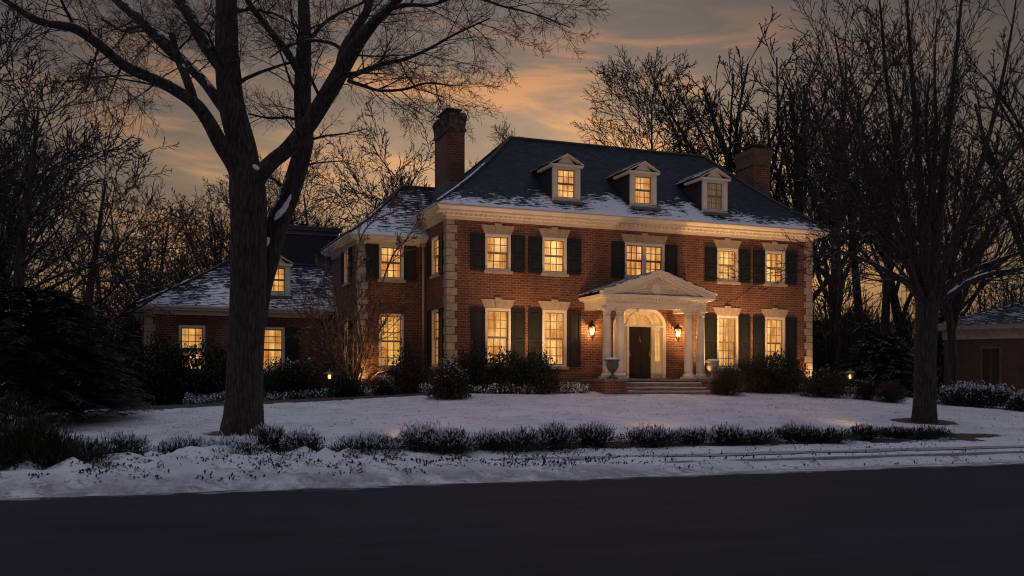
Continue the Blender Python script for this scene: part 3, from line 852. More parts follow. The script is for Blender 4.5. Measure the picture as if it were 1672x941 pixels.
for sx in (-1, 1):
    a, b = sorted((DX+sx*.72, DX+sx*.95))
    q.box((a+b)/2-.01, (a+b)/2+.01, -.06, -.046, 1.25, 2.5)
    for k in (1, 2, 3): q.box(a, b, -.062, -.046, 1.25+1.25*k/4-.01, 1.25+1.25*k/4+.01)
q.build('glazing_bar', M['white_paint'], sur)
d = MB(); d.box(DX-.52, DX+.52, -.065, -.031, .57, 2.66)
for x0, x1 in ((-.43, -.05), (.05, .43)):
    for z0, z1 in ((.72, 1.28), (1.42, 2.02), (2.14, 2.54)):
        d.box(DX+x0, DX+x1, -.074, -.065, z0, z1); d.box(DX+x0+.05, DX+x1-.05, -.086, -.074, z0+.05, z1-.05)
dr = d.build('door', M['door_black'], H)
k = MB()
for sx in (-1, 1):
    k.box(DX+sx*.46-.02, DX+sx*.46+.02, -.10, -.066, 1.42, 1.66)
    k.lathe([(.0, -.03), (.035, -.015), (.035, .015), (.0, .03)], 10, (DX+sx*.46, -.12, 1.50))
    k.build('handle', M['brass'], dr); k = MB()
k = MB(); k.tube([(DX-.03, -.08, 2.16), (DX-.045, -.1, 2.08), (DX, -.11, 2.02), (DX+.045, -.1, 2.08), (DX+.03, -.08, 2.16)], [.012]*5, 6); k.box(DX-.015, DX+.015, -.1, -.07, 2.16, 2.3); k.build('knocker', M['brass'], dr)

# --- portico
PX, PY = 8.03, -1.72
FZ = .5
COLX = (PX-2.10, PX-1.54, PX+1.54, PX+2.10)
def column_mb(cx, cy, z0, z1):
    c = MB()
    c.box(cx-.24, cx+.24, cy-.24, cy+.24, z0, z0+.10)
    c.lathe([(.22, .10), (.235, .125), (.235, .155), (.21, .18), (.19, .19), (.195, .215), (.185, .235)], 28, (cx, cy, z0))
    hh = z1-z0; pr = []
    for i in range(15):
        t = i/14; pr.append((.172-.028*t**1.8, .24+(hh-.24-.26)*t))
    c.lathe(pr, 40, (cx, cy, z0), flute=.055)
    c.lathe([(.15, hh-.26), (.17, hh-.25), (.17, hh-.23), (.15, hh-.22), (.15, hh-.16), (.21, hh-.085)], 28, (cx, cy, z0))
    c.box(cx-.22, cx+.22, cy-.22, cy+.22, z1-.085, z1)
    return c
po = MB()       # entablature and pediment
EX = 2.24
zc0, zc1, zp = 3.26, 3.72, 4.66
yf, yb = PY-.2, -.002
po.box(PX-EX, PX-EX+.4, yf, yb, zc0, zc1-.14); po.box(PX+EX-.4, PX+EX, yf, yb, zc0, zc1-.14); po.box(PX-EX+.4, PX+EX-.4, yf, yf+.4, zc0, zc1-.14)
po.box(PX-EX-.03, PX+EX+.03, yf-.03, yf, zc0+.15, zc0+.19)
po.box(PX-EX+.01, PX+EX-.01, yf+.03, yb, zc1-.139, zc1-.1)                              # porch ceiling
for o_, a, b in ((.06, zc1-.14, zc1-.09), (.22, zc1-.09, zc1-.03), (.27, zc1-.03, zc1+.04)):
    po.box(PX-EX-o_, PX+EX+o_, yf-o_, yb, a, b)
for i in range(int((2*EX+.1)/.13)):
    xx = PX-EX-.04+i*.13; po.box(xx, xx+.07, yf-.12, yf-.061, zc1-.155, zc1-.091)
po.prism_y([(PX-EX-.1, zc1+.04), (PX+EX+.1, zc1+.04), (PX, zp-.08)], yf+.02, yf+.2)      # tympanum
HWc = EX+.26
for sx in (-1, 1):
    for o_, t0, t1 in ((.30, .0, .12), (.24, -.07, .0), (.1, -.13, -.07)):
        a = (PX+sx*(HWc+.02), zc1+.04); sl = (zp-.05-zc1-.04)
        pts = [(PX+sx*HWc, zc1+.05+t0), (PX+sx*HWc, zc1+.05+t1), (PX, zp-.03+t1), (PX, zp-.03+t0)]
        if t0 < 0: pts = [(PX+sx*(HWc+t0*6.5-.02), zc1+.041), (PX+sx*(HWc+t1*6.5), zc1+.041), (PX, zp-.03+t1), (PX, zp-.03+t0)]
        po.prism_y(pts if sx < 0 else pts[::-1], yf-o_, yf+.021)
    for i in range(16):
        t = (i+.8)/17.5
        x = PX+sx*(HWc-1.0)*(1-t); z = zc1+.05+(zp-.03-zc1-.05)*(1-(HWc-1.0)*(1-t)/HWc)-.19
        po.box(x-.035, x+.035, yf-.07, yf+.02, z, z+.065)
pt = po.build('portico', M['white_paint'], H)
orn = MB()      # carved shield and foliage in the tympanum
yo = yf+.02; zo = zc1+.33
orn.tube([(PX, yo+.03, zo), (PX, yo-.02, zo), (PX, yo-.06, zo), (PX, yo-.075, zo)], [.23, .23, .18, .04], 20)
orn.tube([(PX+.25*math.cos(t*PI/10), yo-.03, zo+.25*math.sin(t*PI/10)) for t in range(21)], [.03]*21, 6)
for sx in (-1, 1):
    for k in range(6):
        b0 = .24+.15*k; ln = .2-.012*k; zz = zo-.12-.012*k
        for up in (1, -1):
            orn.tube([(PX+sx*b0, yo-.015, zz), (PX+sx*(b0+ln*.5), yo-.05, zz+up*.05), (PX+sx*(b0+ln), yo-.02, zz+up*(.13-.012*k))], [.02, .032, .012], 5)
    orn.tube([(PX+sx*.2, yo-.01, zo+.15), (PX+sx*.35, yo-.04, zo+.14), (PX+sx*.42, yo-.04, zo+.05), (PX+sx*.36, yo-.03, zo)], [.03, .03, .025, .02], 6)
    orn.tube([(PX+sx*.05, yo-.02, zo+.24), (PX+sx*.12, yo-.05, zo+.33), (PX+sx*.02, yo-.03, zo+.38)], [.03, .03, .015], 6)
    orn.tube([(PX+sx*.18, yo-.01, zo-.17), (PX+sx*.7, yo-.04, zo-.2), (PX+sx*1.15, yo-.02, zo-.19)], [.025, .025, .01], 6)
orn.build('carving', M['white_paint'], pt)
r = MB()
for sx in (-1, 1):
    ps = [(PX+sx*(HWc+.06), yf-.34, zc1+.185), (PX, yf-.34, zp+.11), (PX, yb, zp+.11), (PX+sx*(HWc+.06), yb, zc1+.185)]
    lo = [(a, b, c-.045) for a, b, c in ps]
    i1 = [r.vert(q_, .48 if sx < 0 else .3) for q_ in ps]; i0 = [r.vert(q_, .8) for q_ in lo]
    if sx > 0: i1 = i1[::-1]; i0 = i0[::-1]
    r.face(i1); r.face(i0[::-1])
    for i in range(4): r.face((i0[i], i0[(i+1) % 4], i1[(i+1) % 4], i1[i]))
r.build('roof', M['slate'], pt)
for cx in COLX: column_mb(cx, PY, FZ, zc0).build('column', M['white_paint'], pt)
# porch platform, pedestals and steps
b = MB(); b.box(5.25, 10.65, -2.3, -.004, -.5, FZ-.08)
pf = b.build('porch', M['brick'], H)
b = MB(); b.box(5.19, 10.71, -2.36, -.003, FZ-.08, FZ); b.build('floor', M['step_stone'], pf)
for x0, x1 in ((5.12, 6.02), (9.62, 10.52)):
    b = MB(); b.box(x0, x1, -3.15, -2.37, -.5, FZ-.10); b.build('pedestal', M['brick'], pf)
    b = MB(); b.box(x0-.05, x1+.05, -3.2, -2.365, FZ-.10, FZ-.01, 0, .35); b.build('coping', M['step_stone'], pf)
for k, (z, y) in enumerate(((.335, -2.68), (.165, -3.0), (.0, -3.32))):
    b = MB(); b.box(6.03, 9.61, y+.03, -2.361, z-.3, z-.001 if z else .02)
    b.box(6.03, 9.61, y, y+.05, z-.06 if z else -.04, z+.001 if z else .021)
    # snow left lying along the back of the tread
    for i in range(40):
        xx = 6.05+i*.0885
        b.box(xx, xx+.0885, y+.02, y+.2, z+.0005 if z else .0205, (z if z else .02)+.025+.02*noise.noise((xx, y, 0)), 0, 1.0)
    b.build('step', M['step_stone'], pf)

# ------------------------------------------------------------------ lights and small things at the house
def Hp(x, y, z): 
    a, b = hloc(x, y); return Vector((a, b, EYE+z))
def point(loc, e, col=(1, .54, .21), r=.05):
    d_ = bpy.data.lights.new('lamp_light', 'POINT'); d_.energy = e; d_.color = col; d_.shadow_soft_size = r
    o_ = bpy.data.objects.new('lamp_light', d_); COL.objects.link(o_); o_.location = loc; return o_
def spot(loc, target, e, ang=100, blend=.9, col=(1, .50, .19), r=.08):
    d_ = bpy.data.lights.new('spot_light', 'SPOT'); d_.energy = e; d_.color = col; d_.shadow_soft_size = r; d_.spot_size = rad(ang); d_.spot_blend = blend
    o_ = bpy.data.objects.new('spot_light', d_); COL.objects.link(o_); o_.location = loc
    o_.rotation_euler = (Vector(target)-Vector(loc)).to_track_quat('-Z', 'Y').to_euler(); return o_

for x, lab in ((6.02, 'black iron wall lantern glowing left of the porch columns'), (9.98, 'black iron wall lantern glowing between the arched doorway and right columns')):
    t = tag(empty('wall_lantern', Hp(x, 0, 2.2), ANG), lab, 'lantern', 'wall lanterns by the front door')
    b = MB()
    b.box(-.06, .06, -.03, -.002, .15, .5); b.tube([(0, -.03, .4), (0, -.12, .58), (0, -.22, .66), (0, -.24, .60)], [.015]*4, 6)
    b.build('bracket', M['iron'], t)
    b = MB()
    c0 = (0, -.24, 0)
    b.lathe([(.02, -.14), (.03, -.10), (.015, -.07), (.07, -.02), (.085, .0), (.085, .02)], 6, c0, smooth=False)
    b.lathe([(.175, .40), (.175, .42), (.10, .50), (.05, .53), (.05, .57), (.02, .60), (.03, .63), (.005, .67)], 6, c0, smooth=False)
    for k_ in range(6):
        a = 2*PI*k_/6
        b.tube([(.083*math.cos(a), -.24+.083*math.sin(a), .02), (.165*math.cos(a), -.24+.165*math.sin(a), .41)], [.011, .011], 4)
    b.build('frame', M['iron'], t)
    b = MB(); b.lathe([(.08, .022), (.155, .40)], 6, c0, smooth=False); b.build('glass', M['lantern_glass'], t)
    b = MB()
    for k_ in range(3):
        a = 2*PI*k_/3+.5; b.lathe([(.012, .10), (.02, .15), (.022, .19), (.012, .25), (.002, .29)], 8, (.04*math.cos(a), -.24+.04*math.sin(a), 0))
    b.build('bulb', M['bulb'], t)
    point(Hp(x, -.24, 2.42), 105, r=.06)
def urn(loc, lab, rz, mt):
    t = tag(empty('urn', loc, rz), lab, 'urn', 'stone urns on the porch pedestals')
    b = MB(); b.box(-.15, .15, -.15, .15, 0, .06); b.lathe([(.13, .06), (.12, .09), (.06, .14), (.05, .20), (.075, .22), (.05, .25), (.12, .31), (.20, .40), (.235, .50), (.24, .56), (.22, .60), (.215, .64), (.28, .68), (.285, .70), (.27, .72), (.22, .71)], 28)
    for k_ in range(20):
        a = 2*PI*k_/20; b.tube([(.07*math.cos(a), .07*math.sin(a), .27), (.15*math.cos(a), .15*math.sin(a), .34), (.222*math.cos(a), .222*math.sin(a), .45)], [.012, .02, .008], 5)
    b.build('bowl', mt, t)
    b = MB(); b.lathe([(.255, .705), (.24, .74), (.17, .785), (.07, .80), (.01, .803)], 20, sn=lambda k: 1.0); b.build('snow_cap', M['cast_stone'], t)
urn(Hp(5.62, -2.8, FZ-.009), 'dark carved stone urn capped with snow on the left porch pedestal', ANG, plain('urn_dark', (.10, .09, .085), .75, .25, 7., .3))
urn(Hp(10.02, -2.75, FZ-.009), 'pale carved stone urn capped with snow on the right porch pedestal', ANG+.4, plain('urn_pale', (.34, .31, .27), .75, .2, 7., .3))

def path_light(px, Y, h, lab, style):
    p_ = at(px, Y)
    t = tag(empty('garden_lamp', p_), lab, 'garden lamp', 'garden lamps in the beds')
    b = MB(); b.tube([(0, 0, -.1), (0, 0, h-.22)], [.03, .025], 8); b.build('post', M['iron'], t)
    b = MB()
    if style == 0:
        b.lathe([(.25, h-.05), (.255, h-.02), (.10, h+.05), (.03, h+.09), (.04, h+.12), (.005, h+.16)], 12); b.lathe([(.03, h-.25), (.09, h-.22), (.09, h-.20)], 12)
        for k_ in range(4):
            a = PI/4+PI*k_/2; b.tube([(.085*math.cos(a), .085*math.sin(a), h-.21), (.12*math.cos(a), .12*math.sin(a), h-.04)], [.009]*2, 4)
    else:
        b.lathe([(.215, h+.02), (.22, h+.04), (.11, h+.11), (.03, h+.14), (.035, h+.17), (.005, h+.2)], 8, smooth=False); b.lathe([(.03, h-.27), (.07, h-.25), (.07, h-.23)], 8)
        for k_ in range(8):
            a = PI*k_/4; b.tube([(.068*math.cos(a), .068*math.sin(a), h-.24), (.205*math.cos(a), .205*math.sin(a), h+.03)], [.009]*2, 4)
    b.build('lamp_cap', M['bronze'], t)
    b = MB(); b.lathe([(.03, h-.2), (.06, h-.14), (.05, h-.06), (.01, h-.03)], 10); b.build('bulb', M['bulb_small'], t)
    b = MB(); b.lathe([(.08, h-.2), (.115, h-.05)] if style == 0 else [(.066, h-.23), (.198, h+.02)], 8, smooth=False); b.build('glass', M['lantern_glass'], t)
    point(p_+Vector((0, 0, h-.1)), 30, r=.05)
path_light(538, 36.6, .86, 'small capped garden lamp glowing among snowy shrubs near the lower wing', 0)
path_light(1388, 39.5, .92, 'small garden lamp with flared glass glowing right of the house corner', 1)

def uplight(x, y, tgt, e, ang, lab, blend=.9, cap=True):
    p_ = Hp(x, y, 0); p_.z = ground(p_.x, p_.y)
    if cap:
        t = tag(empty('unseen_spotlight', p_, ANG), lab, 'spotlight', 'spotlights in the flower beds')
        b = MB(); b.tube([(0, 0, -.1), (0, 0, .07)], [.02, .02], 6); b.build('stake', M['iron'], t)
        b = MB(); b.lathe([(.035, .06), (.05, .09), (.055, .16), (.05, .17), (.04, .165)], 12); b.build('lamp_head', M['iron'], t)
    spot(p_+Vector((0, 0, .21)), Hp(*tgt), e, ang, blend)
for i, (x, lab) in enumerate(((3.3, 'small unseen black spotlight in the bed between the two left windows'), (6.6, 'small unseen black spotlight in the bed beside the left porch columns'), (11.0, 'small unseen black spotlight in the bed right of the porch'), (13.75, 'small unseen black spotlight in the bed between the two right windows'))):  # spotlights added unseen in the bed to warm wall and cornice
    uplight(x, -1.7, (x+.1, -.25, 6.6), (900, 1050, 1150, 1120)[i], 104, lab)
uplight(16.95, -.5, (16.8, 0, 2.2), 220, 80, 'small black spotlight at the foot of the right quoins')
uplight(.15, -1.5, (.4, 0, 4.5), 130, 90, 'small unseen black spotlight at the foot of the left front corner')  # another added bed spotlight, unseen
uplight(-2.75, 2.2, (-2.65, 2.88, 2.4), 190, 95, 'small black spotlight at the foot of the side wing corner')
uplight(-2.5, .1, (-3.3, 1.6, 2.4), 190, 85, 'small black spotlight aimed at the ornamental tree')
# floodlights added behind the roadside shrubs to fill the front with warm light
for x, tx, e, lab in ((-6, 2.6, 900, 'small added floodlight hidden behind the roadside shrubs at left'), (1.0, 7.4, 1000, 'small added floodlight hidden behind the roadside shrubs before the steps'), (8.0, 12.2, 1000, 'small added floodlight hidden behind the roadside shrubs at right')):
    uplight(x, -14.5, (tx, 0, 4.2), e*1.15, 58, lab, 1.0)
# lamp added under the porch ceiling to warm door and steps
tq = tag(empty('added_ceiling_lamp', Hp(PX, -.95, zc1-.14), ANG), 'small flush lamp added under the porch ceiling', 'added lamp')
b = MB(); b.lathe([(.13, -.03), (.14, .0)], 16); b.build('base', M['brass'], tq)
b = MB(); b.lathe([(.01, -.11), (.07, -.09), (.11, -.03)], 16); b.build('lamp_shade', M['bulb_small'], tq)
point(Hp(PX, -1.35, zc1-.32), 20, r=.08)
point(Hp(PX, yf-.75, 2.9), 0.01)
# bare spots without fixtures, added to light the pediment and columns
for sx in (-1, 1):
    spot(Hp(PX+sx*1.75, yf-1.0, .62), Hp(PX+sx*1.2, yf+.1, 3.6), 60, 58, 1.0)

# ------------------------------------------------------------------ bare trees
def catmull(pts, per=6):
    """pts: list of tuples (x,y,z,r); smooth resample"""
    P = [Vector(p[:3]) for p in pts]; R = [p[3] for p in pts]
    P = [P[0]*2-P[1]]+P+[P[-1]*2-P[-2]]; out = []; ro = []
    for i in range(1, len(P)-2):
        for k in range(per):
            t = k/per
            out.append(.5*((2*P[i])+(P[i+1]-P[i-1])*t+(2*P[i-1]-5*P[i]+4*P[i+1]-P[i+2])*t*t+(3*P[i]-P[i-1]-3*P[i+1]+P[i+2])*t**3))
            ro.append(R[i-1]+(R[i]-R[i-1])*t)
    out.append(P[-2]); ro.append(R[-1])
    return out, ro
def rot_from(d, ang, az):
    d = d.normalized(); u = d.orthogonal().normalized(); w = d.cross(u)
    return (d*math.cos(ang)+(u*math.cos(az)+w*math.sin(az))*math.sin(ang)).normalized()
class Kind:
    def __init__(s, **k): s.__dict__.update(k)
def grow(mbs, p, d, L, r, lvl, K, rng, snow=0.6, t_skip=None):
    """one branch with its children; mbs[0] gets the thick wood, mbs[1] the crown"""
    last = lvl >= K.levels-1
    n = max(3, min(9, int(L/K.seg[min(lvl, len(K.seg)-1)])))
    pts = [Vector(p)]; dirs = [Vector(d).normalized()]; rs = [r]
    rend = max(K.rmin, r*K.taper)
    wb = K.wob*(.3 if lvl == 0 and K.flare else 1)
    for i in range(n):
        t = (i+1)/n
        dd = dirs[-1]+Vector((rng.gauss(0, 1), rng.gauss(0, 1), rng.gauss(0, 1)))*wb+Vector((0, 0, K.up[min(lvl, len(K.up)-1)]))
        dd.normalize(); dirs.append(dd)
        pts.append(pts[-1]+dd*(L/n)); rs.append(r+(rend-r)*t)
    sides = (12, 8, 5, 4, 3, 3, 3)[lvl]
    mb = mbs[0] if lvl < K.trunk_levels else mbs[1]
    if lvl == 0 and K.flare: rs[0] = r*1.35
    mb.tube(pts, rs, sides, sn=snow, cap=lvl < 3)
    if last: return
    nc = K.n[lvl]; nc = max(2, int(round(nc*rng.uniform(.8, 1.2))))
    az = rng.uniform(0, 2*PI)
    for i in range(nc):
        t = K.t0[lvl]+(1-K.t0[lvl])*((i+rng.random())/nc)
        f = t*n; k = min(n-1, int(f)); q = pts[k].lerp(pts[k+1], f-k)
        az += 2.4+rng.uniform(-.5, .5)
        a = K.ang[lvl]*rng.uniform(.75, 1.25)*(1.15-.35*t)
        nd = rot_from(dirs[k], a, az)
        cl = L*K.lr[lvl]*(1.15-.55*t)*rng.uniform(.75, 1.2)
        cr = max(K.rmin, min(rs[k]*.75, (rs[k]+(rs[k+1]-rs[k])*(f-k))*K.rr[lvl]))
        grow(mbs, q, nd, cl, cr, lvl+1, K, rng, snow)
    if lvl == 0 and K.leader:
        grow(mbs, pts[-1], dirs[-1], L*.45, rend, 1, K, rng, snow)
OAK = Kind(levels=5, seg=(1.1, .8, .5, .35, .3), wob=.13, up=(.05, .045, .03, .02, .01), taper=.16, rmin=.014, trunk_levels=2, flare=True, n=(17, 9, 5, 2), t0=(.26, .2, .15, .1), ang=(1.15, .7, .7, .7), lr=(.52, .46, .42, .42), rr=(.36, .45, .5, .6), leader=False)
VASE = Kind(levels=5, seg=(1.2, 1.0, .55, .35, .3), wob=.09, up=(.02, .05, .04, .02, .02), taper=.40, rmin=.014, trunk_levels=2, flare=True, n=(11, 9, 5, 2), t0=(.42, .2, .15, .1), ang=(.62, .6, .65, .7), lr=(.95, .37, .42, .44), rr=(.5, .42, .5, .6), leader=True)
TALL = Kind(levels=5, seg=(1.8, .9, .55, .4, .3), wob=.09, up=(.05, .05, .03, .02, .02), taper=.12, rmin=.014, trunk_levels=2, flare=True, n=(15, 7, 5, 2), t0=(.40, .2, .2, .15), ang=(.9, .75, .7, .7), lr=(.32, .48, .46, .46), rr=(.36, .5, .55, .6), leader=False)
HIGH = Kind(**{**OAK.__dict__, 't0': (.50, .12, .12, .1), 'lr': (.30, .52, .48, .48), 'n': (26, 10, 6, 3), 'taper': .05, 'rr': (.55, .45, .5, .6), 'wob': .10, 'up': (.05, .05, .03, .02, .01), 'ang': (1.1, .65, .65, .7)})
SAPL = Kind(levels=4, seg=(.6, .45, .35, .25), wob=.10, up=(.05, .06, .05, .05), taper=.35, rmin=.012, trunk_levels=1, flare=False, n=(11, 6, 3), t0=(.12, .15, .15), ang=(.7, .7, .7), lr=(.5, .5, .5), rr=(.5, .55, .6), leader=True)
PROTO = {}
def make_tree(name, K, L, r, seed, multi=1, spread=.25):
    """a tree of unit design; returned prototype is used as the first of its kind"""
    rng = random.Random(seed); a, b = MB(), MB()
    for i in range(multi):
        d = Vector((0, 0, 1)) if multi == 1 else Vector((math.cos(2*PI*i/multi+.4)*spread, math.sin(2*PI*i/multi+.4)*spread, 1))
        p = Vector((0, 0, -.4)) if multi == 1 else Vector((math.cos(2*PI*i/multi+.4)*r*.8, math.sin(2*PI*i/multi+.4)*r*.8, -.4))
        grow((a, b), p, d, L*rng.uniform(.85, 1.0) if multi > 1 else L, r*(1 if multi == 1 else rng.uniform(.6, 1)), 0, K, rng)
    root = empty(name)
    t = a.build('trunk', M['bark'], root); c = b.build('crown', M['bark_twig'], root)
    KIDS[root.name] = [t, c]
    top = max(max(v[2] for v in a.v), max(v[2] for v in b.v))
    return [root, top, False]
for nm, K, L, r, seed, mu in (('oak0', OAK, 11, .30, 11, 1), ('oak1', OAK, 11, .32, 5, 1), ('oak2', OAK, 12, .30, 23, 1), ('vase0', VASE, 8.5, .30, 45, 1), ('vase1', VASE, 8, .26, 8, 2), ('high0', HIGH, 19, .30, 14, 1), ('high1', HIGH, 19, .3, 21, 1), ('tall0', TALL, 15, .26, 3, 1), ('tall1', TALL, 15, .24, 17, 1), ('sap0', SAPL, 4.6, .06, 4, 4), ('sap1', SAPL, 5, .07, 9, 3)):
    PROTO[nm] = make_tree('young_tree' if nm.startswith('sap') else 'bare_tree', K, L, r, seed, mu)
def tree(kind, px, Y, top_py, label, group, rz=0.0, wide=1.0, height=None):
    pr = PROTO[kind]; p = at(px, Y); p.z -= .05
    h = height if height else (EYE+(HZ-top_py)/F*Y)-p.z
    sc = h/pr[1]; s3 = (sc*wide, sc*wide, sc)
    if not pr[2]:
        pr[2] = True; o = pr[0]; o.location = p; o.rotation_euler = (0, 0, rz); o.scale = s3
    else:
        o = copy_thing(pr[0], pr[0].name.split('.')[0], p, rz, s3)
    tag(o, label, 'tree', group)
    return o
SKY = 'bare trees on the skyline behind the house'
for a in (('high0', 1058, 62, 62, 'wide bare tree centred behind the roof ridge above the middle dormer', SKY, .3, 1.0),
          ('vase0', 1225, 60, 60, 'tall forked bare tree rising directly behind the right chimney', SKY, 1.2, 1.0),
          ('high0', 838, 78, 196, 'small bare treetop just showing over the left end of the ridge', SKY, 2.0, .8),
          ('high1', 775, 74, 252, 'low bare treetop beside the right face of the left chimney', SKY, .7, .9),
          ('oak0', 655, 58, 195, 'bare tree behind the side wing roof, left of the left chimney', SKY, 2.6, 1.0),
          ('oak1', 585, 56, 205, 'bare tree behind the flat topped block', SKY, 4.0, .9),
          ('oak2', 520, 60, 220, 'bare tree seen right of the large tree trunk over the low wing', SKY, 5.0, .9),
          ('vase0', 706, 72, 250, 'distant bare treetop close to the left face of the left chimney', SKY, 1.0, 1.0),
          ('high1', 470, 66, 240, 'bare tree seen between the twin stems of the large tree', SKY, 3.1, .9),
          ('oak2', 340, 60, 280, 'bare tree above the hip of the low wing', SKY, .2, .9)): tree(*a)
LW, RW = 'bare trees in the wood left of the house', 'bare trees in the wood right of the house'
tree('oak2', 122, 40, 175, 'spreading bare tree with thick leaning trunk beyond the left evergreen', LW, 1.4, 1.25)
tree('oak0', 20, 34, 30, 'tall dark bare tree at the left edge of the picture', LW, 4.4, .95)
tree('oak1', -60, 40, -40, 'leaning bare tree cut by the left edge of the picture', LW, 2.4, 1.1)
tree('tall0', 1365, 47, -10, 'straight thick trunked bare tree just right of the house corner', RW, .5, 1.0)
tree('tall1', 1440, 55, 10, 'slim straight bare tree left of the front lawn tree', RW, 1.9, 1.0)
tree('tall0', 1405, 60, 30, 'slim bare tree beyond the snowy evergreen', RW, 3.0, 1.0)
tree('vase1', 1300, 62, 95, 'forked bare tree between the right chimney and the roof corner', RW, 4.0, 1.05)
tree('vase0', 1558, 40, 250, 'dark leaning bare tree by the neighbouring house', RW, 2.0, 1.0)
tree('vase0', 1690, 52, -30, 'tall bare tree behind the neighbouring brick house', RW, 4.5, 1.1)
rng = random.Random(77)
wood = []
for i in range(15):
    px = rng.uniform(-140, 560); Y = rng.uniform(58, 105)
    top = 215+.22*px+rng.uniform(-25, 70) if px < 350 else 290+rng.uniform(-15, 50)
    wood.append((px, Y, top, 'bare tree among many in the dark wood left of the house', 'trees in the dark wood left of the house'))
for i in range(7):
    px = rng.uniform(1300, 1830); Y = rng.uniform(60, 105)
    top = 220-.2*(px-1300)+rng.uniform(-20, 150)
    wood.append((px, Y, top, 'bare tree among many in the dark wood right of the house', 'trees in the dark wood right of the house'))
for i, (px, Y, top, lab, g) in enumerate(wood):
    tree(('oak0', 'vase0', 'oak1', 'tall0', 'vase0', 'vase1', 'tall1')[i % 7], px, Y, top, lab, g, rng.uniform(0, 6.28), rng.uniform(.9, 1.25))
for i in range(34):
    left = i % 5 < 3
    px = rng.uniform(-120, 330) if left else rng.uniform(1325, 1760)
    Y = rng.uniform(47, 80)
    tree('sap0' if rng.random() < .5 else 'sap1', px, Y, 0, 'thin leafless sapling in the undergrowth left of the low wing' if left else 'thin leafless sapling in the undergrowth right of the house',
         'saplings left of the house' if left else 'saplings right of the house', rng.uniform(0, 6.28), rng.uniform(.9, 1.4), rng.uniform(4.5, 9))

# far edge of the wood: brushwood nobody could count
def brushwood():
    rng = random.Random(99); mb = MB()
    for i in range(34000):
        left = rng.random() < .5
        px = rng.uniform(-170, 545) if left else (rng.uniform(1312, 1480) if i % 3 else rng.uniform(1285, 1860))
        Y = rng.uniform(66, 112); p = at(px, Y, h=0); p.z = ground(p.x, p.y)-.1
        hmax = (8 if left else 12)*(.7+.6*noise.noise((px*.012, Y*.05, 2.)))
        p.z += rng.random()**1.5*hmax*.6
        d = Vector((rng.gauss(0, .35), rng.gauss(0, .35), 1)).normalized(); L = rng.uniform(1.0, 3.2); r = rng.uniform(.014, .045)
        q = p+d*L*.5+Vector((rng.gauss(0, .12), rng.gauss(0, .12), 0)); e = q+(d+Vector((rng.gauss(0, .3), rng.gauss(0, .3), 0)))*L*.5
        mb.tube([p, q, e], [r, r*.8, r*.3], 3, sn=.5, cap=False)
    o = mb.build('undergrowth', M['bark_twig']); o['kind'] = 'stuff'; o['label'] = 'dark tangle of brushwood at the far edge of the wood'; o['category'] = 'undergrowth'
brushwood()
# --- the two lawn trees, limb by limb
def px3(px, py, Y, w): 
    return ((px-836)/F*Y, Y, EYE+(HZ-py)/F*Y, w/2/F*Y)
def limb(mb, lst, Y0, n, snow, per=6, mod=None):
    pts, rs = catmull([px3(a, b, Y0+c, w) for a, b, c, w in lst], per)
    mb.tube(pts, rs, n, sn=snow, mod=mod)
    return pts, rs
TW = Kind(levels=5, seg=(1, .55, .4, .3, .22), wob=.15, up=(0, .03, .02, -.01, -.02), taper=.25, rmin=.0036, trunk_levels=2, flare=False, n=(1, 6, 6, 5), t0=(0, .12, .15, .1), ang=(.7, .7, .75, .75), lr=(.5, .5, .5, .5), rr=(.5, .5, .5, .6), leader=False)
def sprouts(mbs, pts, rs, count, L0, rng, K=TW, t0=.3, ang=.95, lvl=1, bias=(0, 0, 0), rk=.33):
    n = len(pts)-1
    for i in range(count):
        t = t0+(1-t0)*(i+rng.random())/count
        k = min(n-1, int(t*n)); d = (pts[k+1]-pts[k]).normalized()
        nd = (rot_from(d, ang*rng.uniform(.7, 1.25), rng.uniform(0, 2*PI))+Vector(bias)).normalized()
        grow(mbs, pts[k], nd, L0*rng.uniform(.6, 1.25)*(1.15-.4*t), min(rs[k]*.5, max(.011, rs[k]*rk*rng.uniform(.5, 1.1))), lvl, K, rng, .6)
